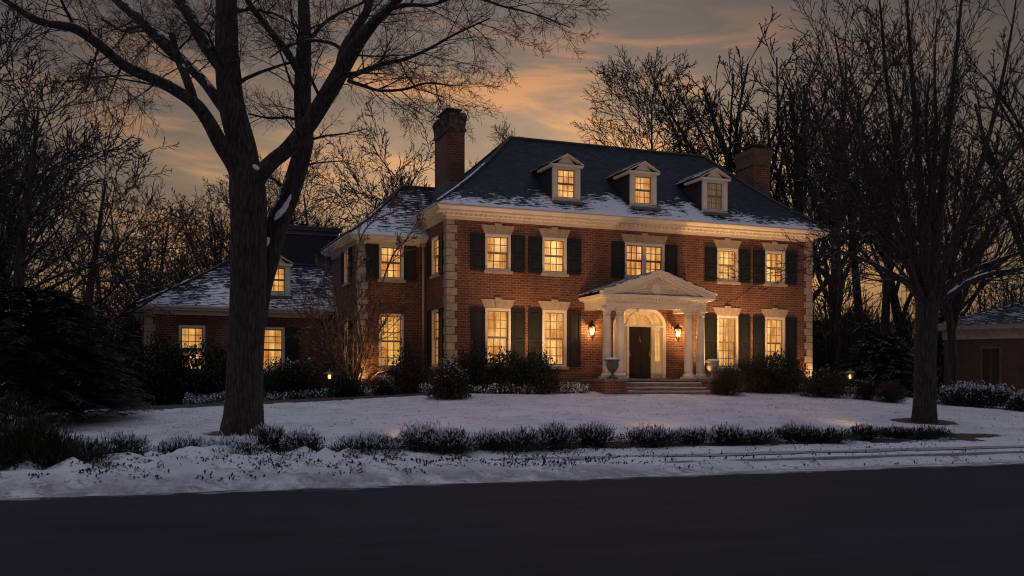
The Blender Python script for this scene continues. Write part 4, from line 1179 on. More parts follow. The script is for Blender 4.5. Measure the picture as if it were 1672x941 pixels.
def big_tree():
    base = at(397, 24.0); Y = 24.0
    root = tag(empty('bare_tree'), 'massive twin stemmed bare tree with furrowed trunk on the front lawn', 'tree')
    rng = random.Random(5)
    T, C = MB(), MB()
    def tmod(i, a, p):
        r = 1+.035*noise.noise((math.cos(a)*3.2, math.sin(a)*3.2, p.z*.5))+.03*noise.noise((math.cos(a)*9, math.sin(a)*9, p.z*.35))
        r += .17*max(0, 1-(p.z-base.z)/.8)*(.5+.9*max(0, math.sin(a*4+.6)))*(p.z-base.z < .8)
        return r
    limb(T, [(396, 730, 0, 72), (396, 703, 0, 67), (398, 675, 0, 62), (400, 600, 0, 58), (404, 500, 0, 57), (406, 420, 0, 57), (406, 350, 0, 58), (404, 312, 0, 60), (401, 285, 0, 52), (398, 262, 0, 36)], Y, 56, 0.0, 10, tmod)
    sn = .75
    big = []
    fork = lambda i: .55
    big.append(limb(T, [(404, 300, 0, 50), (400, 265, .0, 46), (395, 238, .05, 45), (378, 170, .1, 42), (371, 100, .2, 39), (370, 40, .3, 36), (369, -20, .4, 33), (367, -120, .6, 26), (372, -240, .7, 16), (380, -340, .8, 6)], Y, 20, sn))
    big.append(limb(T, [(398, 300, 0, 36), (383, 268, -.15, 31), (361, 236, -.35, 26), (340, 198, -.5, 23), (319, 170, -.7, 21), (287, 148, -.9, 19), (255, 131, -1.2, 18), (204, 108, -1.6, 17), (163, 74, -1.9, 16), (123, 47, -2.1, 16), (88, 40, -2.3, 13), (55, 31, -2.5, 12), (8, 0, -2.8, 9), (-70, -50, -3.2, 5)], Y, 16, sn))
    big.append(limb(T, [(319, 172, -.7, 14), (312, 150, -.75, 15), (303, 125, -.7, 14), (293, 102, -.6, 13), (285, 75, -.5, 11), (280, 55, -.45, 10)], Y, 10, sn))
    big.append(limb(T, [(372, 185, .1, 20), (357, 166, .35, 18), (338, 140, .6, 16), (319, 119, .8, 16), (295, 98, 1.0, 19), (272, 76, 1.2, 19), (238, 42, 1.5, 17), (212, 18, 1.7, 16), (191, 0, 1.9, 14), (140, -60, 2.3, 9), (100, -130, 2.6, 4)], Y, 14, sn))
    big.append(limb(T, [(372, 125, .2, 22), (357, 104, .4, 22), (336, 76, .7, 20), (322, 52, .9, 19), (311, 28, 1.1, 18), (293, 0, 1.3, 16), (262, -70, 1.7, 10), (240, -150, 2, 4)], Y, 14, sn))
    big.append(limb(T, [(410, 305, -.1, 34), (428, 282, -.25, 27), (446, 263, -.35, 25), (467, 246, -.45, 25), (489, 222, -.6, 27), (506, 200, -.75, 28), (530, 162, -.9, 28), (548, 132, -1.05, 28), (568, 96, -1.2, 26), (590, 62, -1.4, 22), (612, 36, -1.6, 17), (637, 13, -1.8, 13), (690, -40, -2.2, 8), (740, -90, -2.5, 4)], Y, 18, lambda i: .62 if i % 11 < 8 else .3))
    big.append(limb(T, [(546, 136, -1.05, 15), (555, 105, -.9, 15), (562, 80, -.8, 15), (578, 52, -.6, 15), (592, 30, -.5, 14), (603, 8, -.4, 12), (618, -50, -.2, 8), (630, -130, 0, 4)], Y, 12, sn))
    big.append(limb(T, [(425, 530, .55, 20), (431, 470, .55, 26), (440, 425, .6, 32), (447, 385, .65, 36), (458, 352, .7, 36), (470, 325, .75, 34), (482, 290, .85, 32), (492, 255, .9, 31), (497, 225, 1.0, 30), (494, 170, 1.1, 28), (495, 106, 1.3, 26), (497, 51, 1.5, 21), (496, 0, 1.7, 18), (495, -80, 2, 12), (505, -180, 2.3, 5)], Y, 18, lambda i: 1.5 if 18 < i < 40 else .5))
    big.append(limb(T, [(493, 132, 1.2, 14), (487, 116, 1.1, 13), (474, 94, 1.0, 12), (459, 72, .9, 12), (434, 42, .7, 10), (404, 0, .5, 9), (375, -60, .2, 5)], Y, 10, sn))
    med = []
    med.append(limb(T, [(560, 82, -.85, 7), (545, 72, -.7, 6), (528, 68, -.5, 6), (510, 66, -.3, 6), (488, 70, -.1, 5), (467, 77, .1, 4), (440, 95, .3, 2)], Y, 7, sn))
    med.append(limb(T, [(570, 127, -1.15, 9), (586, 119, -1.3, 9), (603, 112, -1.5, 8), (632, 103, -1.8, 7), (663, 96, -2.1, 6), (700, 80, -2.5, 5), (745, 55, -2.9, 4), (800, 30, -3.3, 2.5)], Y, 7, sn))
    med.append(limb(T, [(568, 132, -1.1, 7), (590, 139, -1.2, 6), (620, 148, -1.3, 5), (660, 146, -1.5, 4.5), (697, 136, -1.7, 4), (740, 140, -2, 2)], Y, 6, sn))
    med.append(limb(T, [(637, 14, -1.8, 9), (665, 8, -2.0, 7), (705, 8, -2.4, 6), (760, -8, -2.8, 5), (820, 10, -3.2, 4), (880, 25, -3.6, 2.5), (930, 45, -3.9, 1.5)], Y, 6, sn))
    med.append(limb(T, [(497, 90, 1.4, 8), (510, 60, 1.3, 7), (540, 30, 1.2, 6), (585, 8, 1.0, 5), (640, -20, .8, 4)], Y, 6, sn))
    med.append(limb(T, [(495, 200, 1.05, 6), (470, 192, 1.0, 5), (440, 193, 1.0, 4), (405, 186, .9, 3)], Y, 5, sn))
    med.append(limb(T, [(290, 98, 1.0, 8), (262, 70, .8, 7), (232, 44, .6, 6), (200, 50, .4, 5), (165, 30, .2, 3)], Y, 6, sn))
    med.append(limb(T, [(123, 47, -2.1, 7), (112, 25, -2.2, 6), (102, 5, -2.3, 5), (85, -40, -2.4, 3)], Y, 6, sn))
    med.append(limb(T, [(163, 74, -1.9, 4), (150, 110, -2.0, 3.5), (140, 150, -2.1, 3)], Y, 5, sn))
    med.append(limb(T, [(200, 105, -1.6, 3), (190, 130, -1.7, 2.5), (178, 160, -1.8, 2)], Y, 5, sn))
    for pts, rs in big: sprouts((T, C), pts, rs, 9, 2.3, rng, t0=.34, rk=.2)
    for pts, rs in med: sprouts((T, C), pts, rs, 9, 1.35, rng, t0=.2, rk=.45, lvl=2)
    for pts, rs in (med[1], med[3], med[2]): sprouts((T, C), pts, rs, 8, 2.1, rng, t0=.2, rk=.4, bias=(.25, 0, -.1))
    # burl above the trunk
    b = MB()
    bx = px3(410, 311, -.42, 10)
    for k in range(7): pass
    o = T.build('trunk', M['bark_big'], root)
    C.build('crown', M['bark_twig'], root)
    kn = MB(); ring = []
    cx, cy, cz, _ = bx
    for k in range(19):
        a = 2*PI*k/18; ring.append((cx+.19*math.cos(a), cy+.04*math.cos(a), cz+.22*math.sin(a)))
    kn.tube(ring, [.075]*19, 8, sn=.9, mod=lambda i, a, p: 1+.3*noise.noise((p.x*5, p.z*5, a)), cap=False)
    kn.build('branch_scar', M['bark_big'], root)
    # snow lodged in the forks
    for (pl, w) in (([(414, 270, -.35, 4), (419, 274, -.38, 9), (424, 276, -.38, 10), (430, 274, -.36, 6)], 0), ([(448, 359, .36, 3), (452, 354, .36, 7), (457, 348, .37, 10), (463, 341, .40, 9), (468, 333, .44, 8), (472, 325, .48, 5), (475, 318, .52, 2)], 0), ([(374, 240, -.1, 4), (378, 243, -.12, 9), (382, 246, -.12, 4)], 0), ([(434, 402, .25, 4), (436, 395, .27, 8), (438, 388, .3, 4)], 0)):
        sm = MB(); limb(sm, pl, Y, 12, 1.0, 5, lambda i, a, p: 1+.55*noise.noise((math.cos(a)*1.5+p.x*3, math.sin(a)*1.5, p.z*9))+.3*noise.noise((a*2, p.z*22, 3)))
        sm.sn = [1.5]*len(sm.sn)
        sm.build('snow_cap', M['cast_stone'], root)
big_tree()
def lawn_tree():
    Y = 31.0; root = tag(empty('bare_tree'), 'vase shaped bare tree with straight trunk on the right lawn', 'tree')
    rng = random.Random(12); T, C = MB(), MB()
    g0 = at(1509, Y)
    def tm(i, a, p): return 1+.03*noise.noise((math.cos(a)*6, math.sin(a)*6, p.z*.4))+.14*max(0, 1-(p.z-g0.z)/.5)*max(0, math.sin(a*5))*(p.z-g0.z < .5)
    limb(T, [(1509, 705, 0, 42), (1509, 688, 0, 39), (1510, 650, 0, 36), (1511, 590, 0, 34), (1513, 530, 0, 34), (1514, 500, 0, 36), (1514, 478, 0, 32), (1514, 455, 0, 20)], Y, 28, 0., 8, tm)
    L = []
    sn = .8
    L.append(limb(T, [(1508, 500, -.1, 16), (1495, 475, -.4, 14), (1478, 460, -.7, 11), (1455, 447, -1.0, 9), (1428, 432, -1.4, 7), (1401, 421, -1.7, 6), (1365, 408, -2.1, 4), (1335, 405, -2.4, 2.5)], Y, 8, sn))
    L.append(limb(T, [(1503, 495, .1, 16), (1490, 440, .2, 15), (1474, 400, .2, 13), (1455, 355, .4, 11), (1436, 310, .6, 10), (1412, 250, .9, 8), (1390, 180, 1.2, 6), (1372, 110, 1.4, 4), (1362, 50, 1.5, 2)], Y, 9, sn))
    L.append(limb(T, [(1506, 480, -.1, 17), (1495, 430, -.3, 15), (1482, 370, -.6, 13), (1472, 300, -.9, 11), (1460, 220, -1.2, 8), (1448, 130, -1.5, 6), (1440, 40, -1.7, 4), (1432, -40, -1.9, 2)], Y, 9, sn))
    L.append(limb(T, [(1514, 480, .1, 20), (1510, 420, .2, 17), (1505, 350, .3, 15), (1500, 270, .4, 12), (1494, 180, .4, 9), (1487, 90, .5, 6), (1480, 0, .5, 4), (1476, -70, .5, 2)], Y, 10, sn))
    L.append(limb(T, [(1518, 480, -.1, 17), (1526, 420, -.3, 15), (1534, 350, -.5, 13), (1542, 270, -.8, 11), (1552, 180, -1.0, 8), (1561, 90, -1.2, 6), (1570, 0, -1.4, 4), (1576, -60, -1.5, 2)], Y, 9, sn))
    L.append(limb(T, [(1521, 490, .1, 16), (1540, 440, .3, 14), (1560, 390, .5, 12), (1585, 320, .8, 10), (1610, 240, 1.1, 8), (1632, 150, 1.4, 6), (1650, 60, 1.6, 4), (1662, -20, 1.8, 2)], Y, 9, sn))
    L.append(limb(T, [(1524, 500, -.1, 17), (1545, 470, -.3, 14), (1563, 455, -.5, 12), (1590, 441, -.8, 10), (1618, 430, -1.1, 9), (1650, 418, -1.5, 7), (1690, 405, -1.9, 5), (1740, 385, -2.3, 3)], Y, 8, sn))
    L.append(limb(T, [(1524, 508, .1, 14), (1548, 484, .3, 12), (1580, 462, .6, 11), (1615, 448, .9, 9), (1650, 442, 1.3, 8), (1700, 430, 1.8, 5), (1750, 415, 2.2, 3)], Y, 8, sn))
    L.append(limb(T, [(1522, 480, .2, 14), (1550, 410, .7, 12), (1585, 350, 1.2, 10), (1625, 290, 1.6, 8), (1672, 225, 2.0, 6), (1715, 160, 2.4, 3)], Y, 8, sn))
    L.append(limb(T, [(1510, 490, .3, 14), (1475, 420, .8, 12), (1440, 370, 1.2, 10), (1400, 320, 1.6, 8), (1365, 260, 2.0, 6), (1335, 200, 2.3, 4), (1318, 140, 2.5, 2)], Y, 8, sn))
    L.append(limb(T, [(1506, 490, -.3, 13), (1480, 430, -1.0, 11), (1445, 390, -1.6, 9), (1410, 350, -2.1, 7), (1380, 300, -2.5, 4)], Y, 8, sn))
    L.append(limb(T, [(1517, 470, .4, 14), (1524, 400, 1.1, 12), (1522, 310, 1.7, 10), (1528, 210, 2.1, 7), (1526, 110, 2.4, 4), (1530, 30, 2.6, 2)], Y, 8, sn))
    L.append(limb(T, [(1515, 470, -.4, 13), (1510, 400, -1.1, 11), (1520, 310, -1.7, 9), (1512, 210, -2.2, 6), (1518, 120, -2.5, 3)], Y, 8, sn))
    KV = Kind(**{**TW.__dict__, 'up': (0, .07, .08, .06, .04), 'wob': .075, 'rmin': .0075, 'ang': (.6, .5, .55, .6), 'n': (1, 7, 3, 2), 'lr': (.5, .46, .45, .5)})
    for k, (pts, rs) in enumerate(L):
        sprouts((T, C), pts, rs, 9, 3.6, rng, KV, .16, .42)
        sprouts((T, C), pts, rs, 3, 1.9, rng, KV, .25, .7)
    T.build('trunk', M['bark_big'], root); C.build('crown', M['bark_twig'], root)
lawn_tree()
# slender ornamental tree in front of the side wing, lit from below
def ornamental():
    p = at(575, 38.2); root = tag(empty('ornamental_tree', p), 'small multi stemmed leafless tree lit warmly before the side wing', 'tree')
    rng = random.Random(31); T, C = MB(), MB()
    K = Kind(**{**TW.__dict__, 'up': (.02, .05, .05, .03, .02), 'wob': .09, 'rmin': .011, 'trunk_levels': 2, 'n': (8, 5, 3, 2), 'ang': (.5, .55, .6, .7), 'lr': (.5, .5, .5, .5)})
    for k in range(7):
        a = 2*PI*k/7+.3
        grow((T, C), (.1*math.cos(a), .1*math.sin(a), -.1), Vector((.42*math.cos(a), .42*math.sin(a), 1)), rng.uniform(2.6, 4.0), rng.uniform(.035, .055), 0, K, rng)
    # two long bent boughs reaching up past the eave
    for lst in ([(578, 628, 0, 5), (590, 560, -.2, 4), (580, 480, -.3, 3.6), (584, 410, -.4, 3.2), (600, 370, -.5, 2.8), (628, 352, -.6, 2), (650, 345, -.7, 1.2)], [(580, 628, 0, 5), (596, 570, .1, 4), (612, 500, .1, 3.4), (640, 420, .0, 3), (660, 396, -.1, 2.6), (676, 372, -.2, 1.8), (686, 345, -.3, 1.)], [(572, 628, 0, 4), (556, 560, .2, 3.4), (548, 500, .3, 2.8), (536, 450, .4, 2.2), (530, 420, .5, 1.4)]):
        ps, rs = catmull([px3(a, b, 38.2+c, w) for a, b, c, w in lst]); ps = [q-p for q in ps]
        T.tube(ps, rs, 6, sn=.5); sprouts((T, C), ps, rs, 11, .85, rng, K, .3, .8, 1, rk=.5)
    T.build('trunk', M['bark_pale'], root); C.build('crown', M['bark_pale'], root)
ornamental()

# ------------------------------------------------------------------ shrubs, hedges, evergreens
def leaf(mb, p, d, up, L, w, sn, fold=.25):
    d = d.normalized(); s = d.cross(up)
    s = s.normalized() if s.length > 1e-4 else d.orthogonal().normalized()
    nrm = s.cross(d)
    a = mb.vert(p, sn); b = mb.vert(p+d*(L*.5)+s*w*.5+nrm*w*fold, sn); c = mb.vert(p+d*L, sn); e = mb.vert(p+d*(L*.5)-s*w*.5+nrm*w*fold, sn)
    mb.face((a, b, c)); mb.face((a, c, e))
def rdir(rng):
    z = rng.uniform(-1, 1); a = rng.uniform(0, 2*PI); r = math.sqrt(1-z*z); return Vector((r*math.cos(a), r*math.sin(a), z))
def bush(rx, ry, rz, n, L, w, seed, snow=.5, lumps=3.2, spiky=.5, boxy=2.0, stems=14, freq=None):
    """leafy mass on a few stems: leaves through the outer half of an uneven volume, more snow on top"""
    rng = random.Random(seed); lf, st = MB(), MB()
    UP = Vector((0, 0, 1))
    for i in range(n):
        d = rdir(rng)
        d.z = abs(d.z)
        k = 1/((abs(d.x)**boxy+abs(d.y)**boxy+abs(d.z)**boxy)**(1/boxy))
        lump = 1+.30*noise.noise((d.x*lumps+seed, d.y*lumps*max(1, ry/rx)+seed*.3, d.z*lumps))+.14*noise.noise((d.x*9+seed, d.y*9, d.z*9))
        rr = k*lump*(rng.random()**.45)
        p = Vector((d.x*rx*rr, d.y*ry*rr, max(.01, d.z*rz*rr*1.02)))
        out = Vector((d.x/rx, d.y/ry, d.z/rz)).normalized()
        ld = (out*spiky+rdir(rng)*.75+UP*.35).normalized()
        top = max(0., (rr/(k*lump)-.55)*1.6)*max(0, d.z*1.0+.1)
        flat = 1-abs(ld.z)*.45
        sn = min(1, top*flat*snow*1.6)*(.5+rng.random())
        leaf(lf, p, ld, UP, L*rng.uniform(.6, 1.3), w*rng.uniform(.7, 1.2), sn)
    for i in range(stems):
        a = rng.uniform(0, 2*PI); q = rng.uniform(.3, .85)
        tip = .75 if spiky < .9 else rng.uniform(.8, 1.12)
        st.tube([(0.35*rx*math.cos(a)*q, .35*ry*math.sin(a)*q, -.1), (.65*rx*q*math.cos(a), .65*ry*q*math.sin(a), rz*.4), (rx*q*math.cos(a), ry*q*math.sin(a), rz*tip)], [.02, .014, .005], 4)
    return lf, st
def put_bush(name, lab, cat, loc, rz, args, leafm='leaf_dark', group=None, part='foliage'):
    t = tag(empty(name, loc, rz), lab, cat, group)
    lf, st = bush(**args)
    a = lf.build(part, M[leafm], t); b = st.build('stem', M['bark'], t)
    KIDS[t.name] = [a, b]
    return t
B = dict
put_bush('hedge', 'long dark clipped hedge before the low wing, left of the large trunk', 'hedge', at(285, 37.2), ANG, B(rx=2.7, ry=1.0, rz=2.1, n=14000, L=.15, w=.075, seed=1, snow=.35, boxy=3.2, stems=30))
put_bush('hedge', 'snow flecked low hedge right of the large trunk under the low wing window', 'hedge', at(473, 36.5), ANG, B(rx=1.25, ry=.8, rz=1.35, n=5000, L=.13, w=.065, seed=2, snow=.6, boxy=2.6, stems=20))
HB = 'shrubs in the house beds'
put_bush('shrub', 'round dark shrub right of the small garden lamp near the side wing', 'shrub', at(566, 35.6), .3, B(rx=.62, ry=.6, rz=.72, n=2200, L=.11, w=.05, seed=3, snow=.5), group=HB)
put_bush('shrub', 'small snowy ball shrub before the side wing, below its tall window', 'shrub', at(627, 35.2), .9, B(rx=.42, ry=.42, rz=.7, n=1500, L=.10, w=.045, seed=4, snow=.9), group=HB)
put_bush('shrub', 'open twiggy dark shrub below the side wing downspout', 'shrub', at(668, 36.9), 1.4, B(rx=1.05, ry=.8, rz=1.75, n=3600, L=.12, w=.05, seed=5, snow=.25, lumps=4.), 'leaf_brown', HB)
put_bush('shrub', 'rounded shrub with thick snow on its boughs at the left front corner', 'shrub', at(734, 33.6), .2, B(rx=.72, ry=.7, rz=1.2, n=3600, L=.13, w=.055, seed=6, snow=.62, lumps=4.5), 'needle', HB)
put_bush('shrub', 'dark broad shrub under the lower left front window', 'shrub', at(775, 36.2), .5, B(rx=1.0, ry=.8, rz=1.65, n=4200, L=.12, w=.06, seed=7, snow=.22), group=HB)
put_bush('shrub', 'dark broad shrub between the two lower left windows', 'shrub', at(826, 36.6), 1.5, B(rx=.95, ry=.8, rz=1.5, n=4200, L=.12, w=.06, seed=8, snow=.25), group=HB)
put_bush('shrub', 'dark round shrub at the right of the left bed, below the second window', 'shrub', at(876, 36.6), 2.5, B(rx=.95, ry=.75, rz=1.45, n=4200, L=.12, w=.06, seed=9, snow=.3), group=HB)
put_bush('shrub', 'spiky brown shrub beside the right urn pedestal', 'shrub', at(1190, 38.3), .4, B(rx=.62, ry=.6, rz=1.15, n=2600, L=.16, w=.03, seed=10, snow=.3, spiky=1.2), 'leaf_brown', HB)
put_bush('hedge', 'dark clipped hedge below the two right front windows', 'hedge', at(1262, 40.2), ANG, B(rx=1.4, ry=.7, rz=1.5, n=7000, L=.12, w=.06, seed=11, snow=.18, boxy=3., stems=24))
put_bush('shrub', 'mounded shrub before the right corner quoins, left of the garden lamp', 'shrub', at(1347, 39.0), .4, B(rx=1.05, ry=.8, rz=1.05, n=3800, L=.13, w=.05, seed=12, snow=.5), group=HB)
put_bush('shrub', 'small tufted shrub just right of the right garden lamp', 'shrub', at(1416, 38.6), 1.4, B(rx=.5, ry=.5, rz=.72, n=2200, L=.16, w=.03, seed=13, snow=.6, spiky=1.4), 'leaf_brown', HB)
put_bush('shrub', 'straw coloured tufted shrub left of the lawn tree trunk', 'shrub', at(1456, 37.6), 2.4, B(rx=.5, ry=.5, rz=.75, n=2200, L=.17, w=.03, seed=14, snow=.4, spiky=1.5), 'dry_grass', HB)
put_bush('hedge', 'low snow covered hedge right of the lawn tree', 'hedge', at(1596, 38.5), -.15, B(rx=1.75, ry=.7, rz=.85, n=6000, L=.12, w=.055, seed=15, snow=1.1, boxy=2.6))
put_bush('hedge', 'low snow covered shrub at the right edge before the neighbouring house', 'hedge', at(1678, 37.0), .5, B(rx=.9, ry=.7, rz=.7, n=3000, L=.12, w=.055, seed=16, snow=1.0))
# ground cover along the beds: one low mat of leaves each
def mat_cover(name, x0, x1, y0, y1, h, n, seed, leafm, snow, L=.11, w=.05):
    rng = random.Random(seed); mb = MB(); UP = Vector((0, 0, 1))
    for i in range(n):
        x = rng.uniform(x0, x1); y = rng.uniform(y0, y1)
        p = Hp(x, y, 0); p.z = ground(p.x, p.y)+rng.random()*h*(.6+.8*abs(noise.noise((x*1.2, y*1.2, seed))))
        ld = (rdir(rng)+UP*.5).normalized()
        leaf(mb, p, ld, UP, L*rng.uniform(.6, 1.3), w, (snow*(.4+.9*rng.random())) if p.z > 0 else 0)
    o = mb.build(name, M[leafm]); o['kind'] = 'stuff'; o['label'] = 'low evergreen ground cover flecked with snow along the house bed'; o['category'] = 'ground cover'
mat_cover('ground_cover', -1.5, 4.7, -3.0, -1.2, .36, 6500, 1, 'leaf_brown', .62)
mat_cover('ground_cover', 11.0, 18.8, -2.4, -.9, .34, 6000, 2, 'leaf_brown', .6)
mat_cover('ground_cover', -9.5, -1.5, -.6, 1.3, .34, 6000, 3, 'leaf_brown', .6)

# evergreens with drooping, snow lined boughs
def evergreen(h, r, seed, boughs, snow, droop=.5, nl=22, dome=.6):
    rng = random.Random(seed); lf, tr = MB(), MB(); UP = Vector((0, 0, 1))
    tr.tube([(0, 0, -.3), (0, 0, h*.5), (0, 0, h*.97)], [.16, .10, .02], 8)
    for i in range(boughs):
        t = (i+rng.random())/boughs; z = h*(.03+.94*t)
        a = rng.uniform(0, 2*PI)
        L = r*(1.02-t)**dome*rng.uniform(.7, 1.12)*(1+.2*noise.noise((math.cos(a)*2, math.sin(a)*2, z)))
        L = max(.25, L)
        d = Vector((math.cos(a), math.sin(a), .45)); p = Vector((0, 0, z*.92)); pts = [p.copy()]
        n = 7
        for k in range(n):
            d = (d+Vector((rng.gauss(0, .06), rng.gauss(0, .06), -droop*.22))).normalized()
            p = p+d*(L/n); p.z = max(p.z, .08); pts.append(p.copy())
        tr.tube(pts, [.022-.0026*k for k in range(n+1)], 4, sn=.6)
        for k in range(nl):
            s = .25+.75*(k+rng.random())/nl; f = s*n; j = min(n-1, int(f)); q = pts[j].lerp(pts[j+1], f-j)
            dd = (pts[j+1]-pts[j]).normalized(); sd = dd.cross(UP).normalized()
            side = 1 if k % 2 else -1
            sl = (.16+.30*(1-s))*min(1.2, r*.5+.4)
            e = (dd*.75+sd*side*.8+Vector((0, 0, -.12+rng.uniform(-.2, .15)))).normalized()
            m_ = 5
            for u in range(m_):
                qq = q+e*sl*u/m_
                for v_ in (-1, 1):
                    nd = (e+e.cross(UP).normalized()*v_*.6+UP*rng.uniform(-.1, .25)).normalized()
                    leaf(lf, qq, nd, UP, .13*rng.uniform(.7, 1.2), .030, snow*(.25+.9*rng.random())*(.5+.5*s), .1)
    return lf, tr
def put_evergreen(lab, loc, rz, name='evergreen_tree', **k):
    t = tag(empty(name, loc, rz), lab, 'tree' if name.endswith('tree') else 'shrub')
    lf, tr = evergreen(**k); lf.build('crown', M['needle'], t); tr.build('trunk', M['bark'], t); return t
put_evergreen('large dark evergreen with drooping snow lined boughs at the left edge', at(55, 26.5), 0, h=4.0, r=3.0, seed=1, boughs=340, snow=.45, dome=.36)
put_evergreen('broad evergreen with snowy lower boughs reaching the lawn beside the hedge', at(128, 29.0), 1, h=2.5, r=2.1, seed=2, boughs=230, snow=.5, dome=.4)
put_evergreen('dark evergreen behind the big left evergreen', at(-40, 31), 2, h=6.2, r=2.6, seed=3, boughs=180, snow=.4)
put_evergreen('broad snowy evergreen between the house corner and the lawn tree', at(1440, 44.5), .4, h=3.0, r=2.2, seed=4, boughs=240, snow=.6, dome=.36)
put_evergreen('dark pointed evergreen behind the low wing roof', at(500, 59), .4, h=11.0, r=2.6, seed=5, boughs=200, snow=.3, droop=.35)

# planting strip along the road: one low spiky shrub after another
ROW = 'low shrubs in the roadside planting strip'
row = [  # px, base row, width px, height px, label, snow
 (45, 785, 130, 95, 'large dark bush at the bottom left edge by the road', .1), (-25, 760, 130, 110, 'dark bush cut by the left picture edge', .1),
 (120, 770, 90, 55, 'dark spreading shrub right of the bottom left bush', .25), (200, 752, 85, 36, 'low shrub below the end of the clipped hedge', .5),
 (300, 744, 60, 24, 'tiny sparse shrub left of the large trunk', .8), (382, 748, 70, 30, 'snowy low shrub at the foot of the large trunk', .9),
 (440, 742, 62, 44, 'upright dark shrub just right of the large trunk foot', .5), (497, 742, 58, 36, 'dark shrub second to the right of the large trunk', .5),
 (603, 746, 84, 34, 'snow dusted shrub below the ornamental tree', .7), (690, 743, 70, 44, 'tall dense shrub left in the strip below the left house corner', .55),
 (740, 742, 66, 46, 'tall dense shrub below the lower left window', .55), (800, 741, 60, 28, 'short shrub below the gap between the left windows', .5),
 (852, 739, 58, 40, 'dark shrub below the second front window', .45), (905, 737, 56, 40, 'dark bushy shrub left of the steps', .4),
 (968, 733, 78, 40, 'broad dark shrub below the left porch pedestal', .4), (1062, 728, 74, 27, 'low shrub below the porch steps', .45),
 (1130, 728, 60, 26, 'low shrub below the right porch pedestal', .5), (1190, 727, 60, 26, 'low grassy shrub below the third lower window', .5),
 (1238, 726, 54, 25, 'low grassy shrub below the right clipped hedge', .45), (1300, 724, 64, 22, 'low dark shrub below the right house corner', .35),
 (1355, 722, 60, 23, 'low dark shrub below the right garden lamp', .35), (1410, 720, 56, 20, 'low dark shrub left of the lawn tree foot', .3),
 (1462, 718, 56, 18, 'low dark shrub just before the lawn tree foot', .3), (1515, 717, 54, 15, 'lowest shrub at the right end of the planting strip', .25)]
for i, (px, py, wpx, hpx, lab, sn) in enumerate(row):
    # walk along the ray until the ground is met at that row
    Y = 12.0
    while Y < 40 and EYE+(HZ-py)/F*Y > ground((px-836)/F*Y, Y): Y += .05
    Y += .35
    p = at(px, Y+.25*math.sin(i*2.4)); p.z = ground(p.x, p.y)
    rx = wpx/2/F*Y*(1.38+.25*math.sin(i*1.7)); rz = hpx/F*Y*(.90+.2*math.sin(i*3.1))
    big = px < 150
    put_bush('low_shrub', lab, 'shrub', p, ANG, B(rx=rx, ry=min(rx, .62), rz=rz, n=int((2300 if not big else 3200)*max(.6, min(2, rx*rz/.35))), L=.125 if not big else .15, w=.026, seed=40+i, snow=sn*2.2+.3, lumps=3.3+i % 4, spiky=.8 if i % 2 else 1.0, stems=40), 'leaf_dark' if i % 3 else 'leaf_brown', ROW)
# leaves and stalks poking through the snow: lawn tufts and the buried ground cover by the road
def tufts():
    rng = random.Random(8); mb = MB(); UP = Vector((0, 0, 1))
    for i in range(5200):
        u = rng.uniform(-14, 40); v = rng.uniform(19.4, 35)
        if noise.noise((u*.5, v*.9, 9.)) < -.05: continue
        x, y = xy_of(u, v); z = ground_uv(u, v, True)
        for k in range(rng.randint(1, 4)):
            leaf(mb, Vector((x+rng.gauss(0, .05), y+rng.gauss(0, .05), z-.01)), (rdir(rng)*.7+UP*.7), UP, rng.uniform(.03, .09), .014, 0)
    o = mb.build('grass', M['dry_grass']); o['kind'] = 'stuff'; o['label'] = 'thin dry grass blades poking through the snow'
    mb = MB()
    for i in range(26000):
        u = rng.uniform(-10, 20); v = rng.uniform(17.0, 20.6)
        g = noise.noise((u*1.5, v*1.5, 11.0))
        if g > .06 and rng.random() < .95 or rng.random() < .25+.65*smooth(5, 13, u): continue
        x, y = xy_of(u, v); z = ground_uv(u, v, True)
        leaf(mb, Vector((x, y, z-.02)), (rdir(rng)*.8+UP*.6), UP, rng.uniform(.04, .12), rng.uniform(.025, .05), .5*rng.random())
    o = mb.build('ground_cover', M['leaf_brown']); o['kind'] = 'stuff'; o['label'] = 'dark leaves of ground cover poking through the snow bank by the road'; o['category'] = 'ground cover'
tufts()

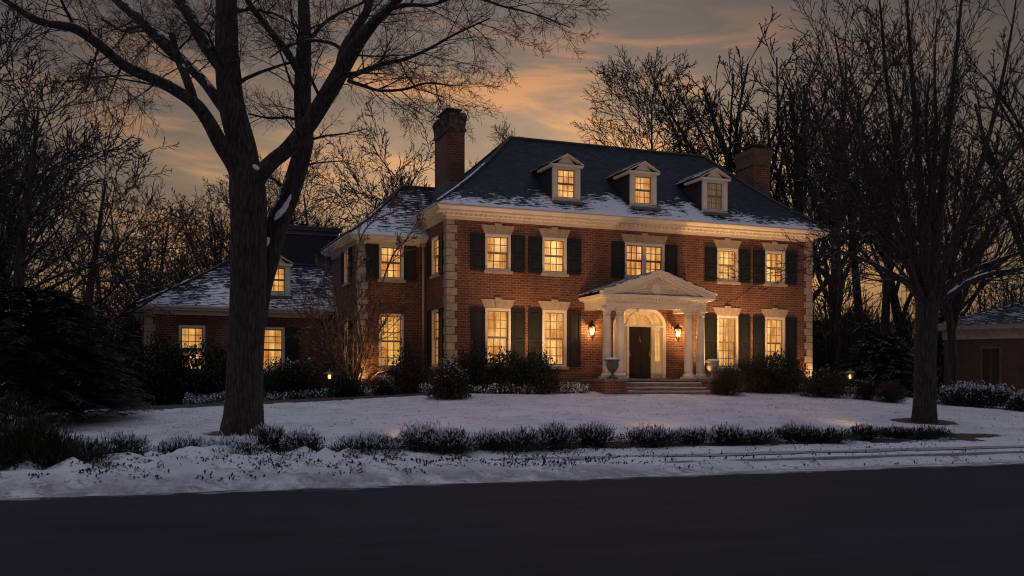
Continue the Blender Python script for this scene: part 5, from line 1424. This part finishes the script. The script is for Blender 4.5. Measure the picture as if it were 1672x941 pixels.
# ------------------------------------------------------------------ neighbouring house and fence
def neighbour():
    p0 = at(1541, 47.0); p0.z = EYE-1.6
    t = tag(empty('house', p0, rad(-26)), 'unlit brick bungalow with snowy roof behind the lawn tree', 'house')
    w = MB(); z1 = 4.55
    holes = [(1.55, 2.45, 1.7, 3.7), (5.2, 6.1, 1.7, 3.7)]
    w.wall((0, 0), (1, 0), 0, 14, -1, z1, holes); w.poly([(0, 9, -1), (0, 0, -1), (0, 0, z1), (0, 9, z1)]); w.poly([(14, 9, -1), (0, 9, -1), (0, 9, z1), (14, 9, z1)])
    w.build('wall', M['brick_old'], t)
    for h in holes:
        f = MB(); x0, x1, a, b = h
        f.box(x0, x0+.1, -.03, .2, a, b); f.box(x1-.1, x1, -.03, .2, a, b); f.box(x0+.1, x1-.1, -.03, .2, b-.1, b); f.box(x0+.1, x1-.1, -.03, .2, a, a+.1)
        f.box((x0+x1)/2-.02, (x0+x1)/2+.02, .08, .12, a+.1, b-.1)
        fo = f.build('window', M['cap_stone'], t); g = MB(); g.poly([(x0, .13, a), (x1, .13, a), (x1, .13, b), (x0, .13, b)]); g.build('pane', M['dark_glass'], fo)
        g = MB(); g.box(x0-.08, x1+.08, -.08, .1, a-.1, a-.002); g.build('sill', M['limestone'], fo)
    c = MB(); c.ring_profile(0, 14, 0, 9, [(-.02, 4.05), (.06, 4.05), (.06, 4.4), (.38, 4.5), (.45, 4.72), (-.02, 4.72)]); c.build('cornice', M['limestone'], t)
    r = MB(); q = [(-.5, -.5, 4.73), (14.5, -.5, 4.73), (14.5, 9.5, 4.73), (-.5, 9.5, 4.73)]; a, b = (4.2, 4.5, 6.4), (9.8, 4.5, 6.4)
    for f in ((q[0], q[1], b, a), (q[1], q[2], b), (q[2], q[3], a, b), (q[3], q[0], a)): r.poly(f, 0, .33)
    r.build('roof', M['slate'], t)
    d = MB(); d.tube([(.35, -.06, 4.05), (.35, -.06, -.5)], [.05, .05], 6); d.build('downspout', M['copper_pipe'], t)
neighbour()
def fence():
    p = at(178, 50); p.z = ground(p.x, p.y)
    t = tag(empty('fence', p, .25), 'dark vertical board fence behind the clipped hedge', 'fence')
    b = MB()
    for i in range(26): b.box(i*.13-.3, i*.13-.19, 0, .025, .05, 2.05+.02*math.sin(i*2.3))
    b.build('board_panel', M['fence_wood'], t)
    for x in (-.3, 1.3, 2.95):
        q = MB(); q.box(x-.05, x+.05, .03, .13, -.3, 2.2); q.build('post', M['fence_wood'], t)
    q = MB(); q.box(-.35, 3.1, -.05, .14, 2.2, 2.24, 0, 1.0); q.build('rail', M['cast_stone'], t)
fence()
for k, pr in PROTO.items():
    assert pr[2], k
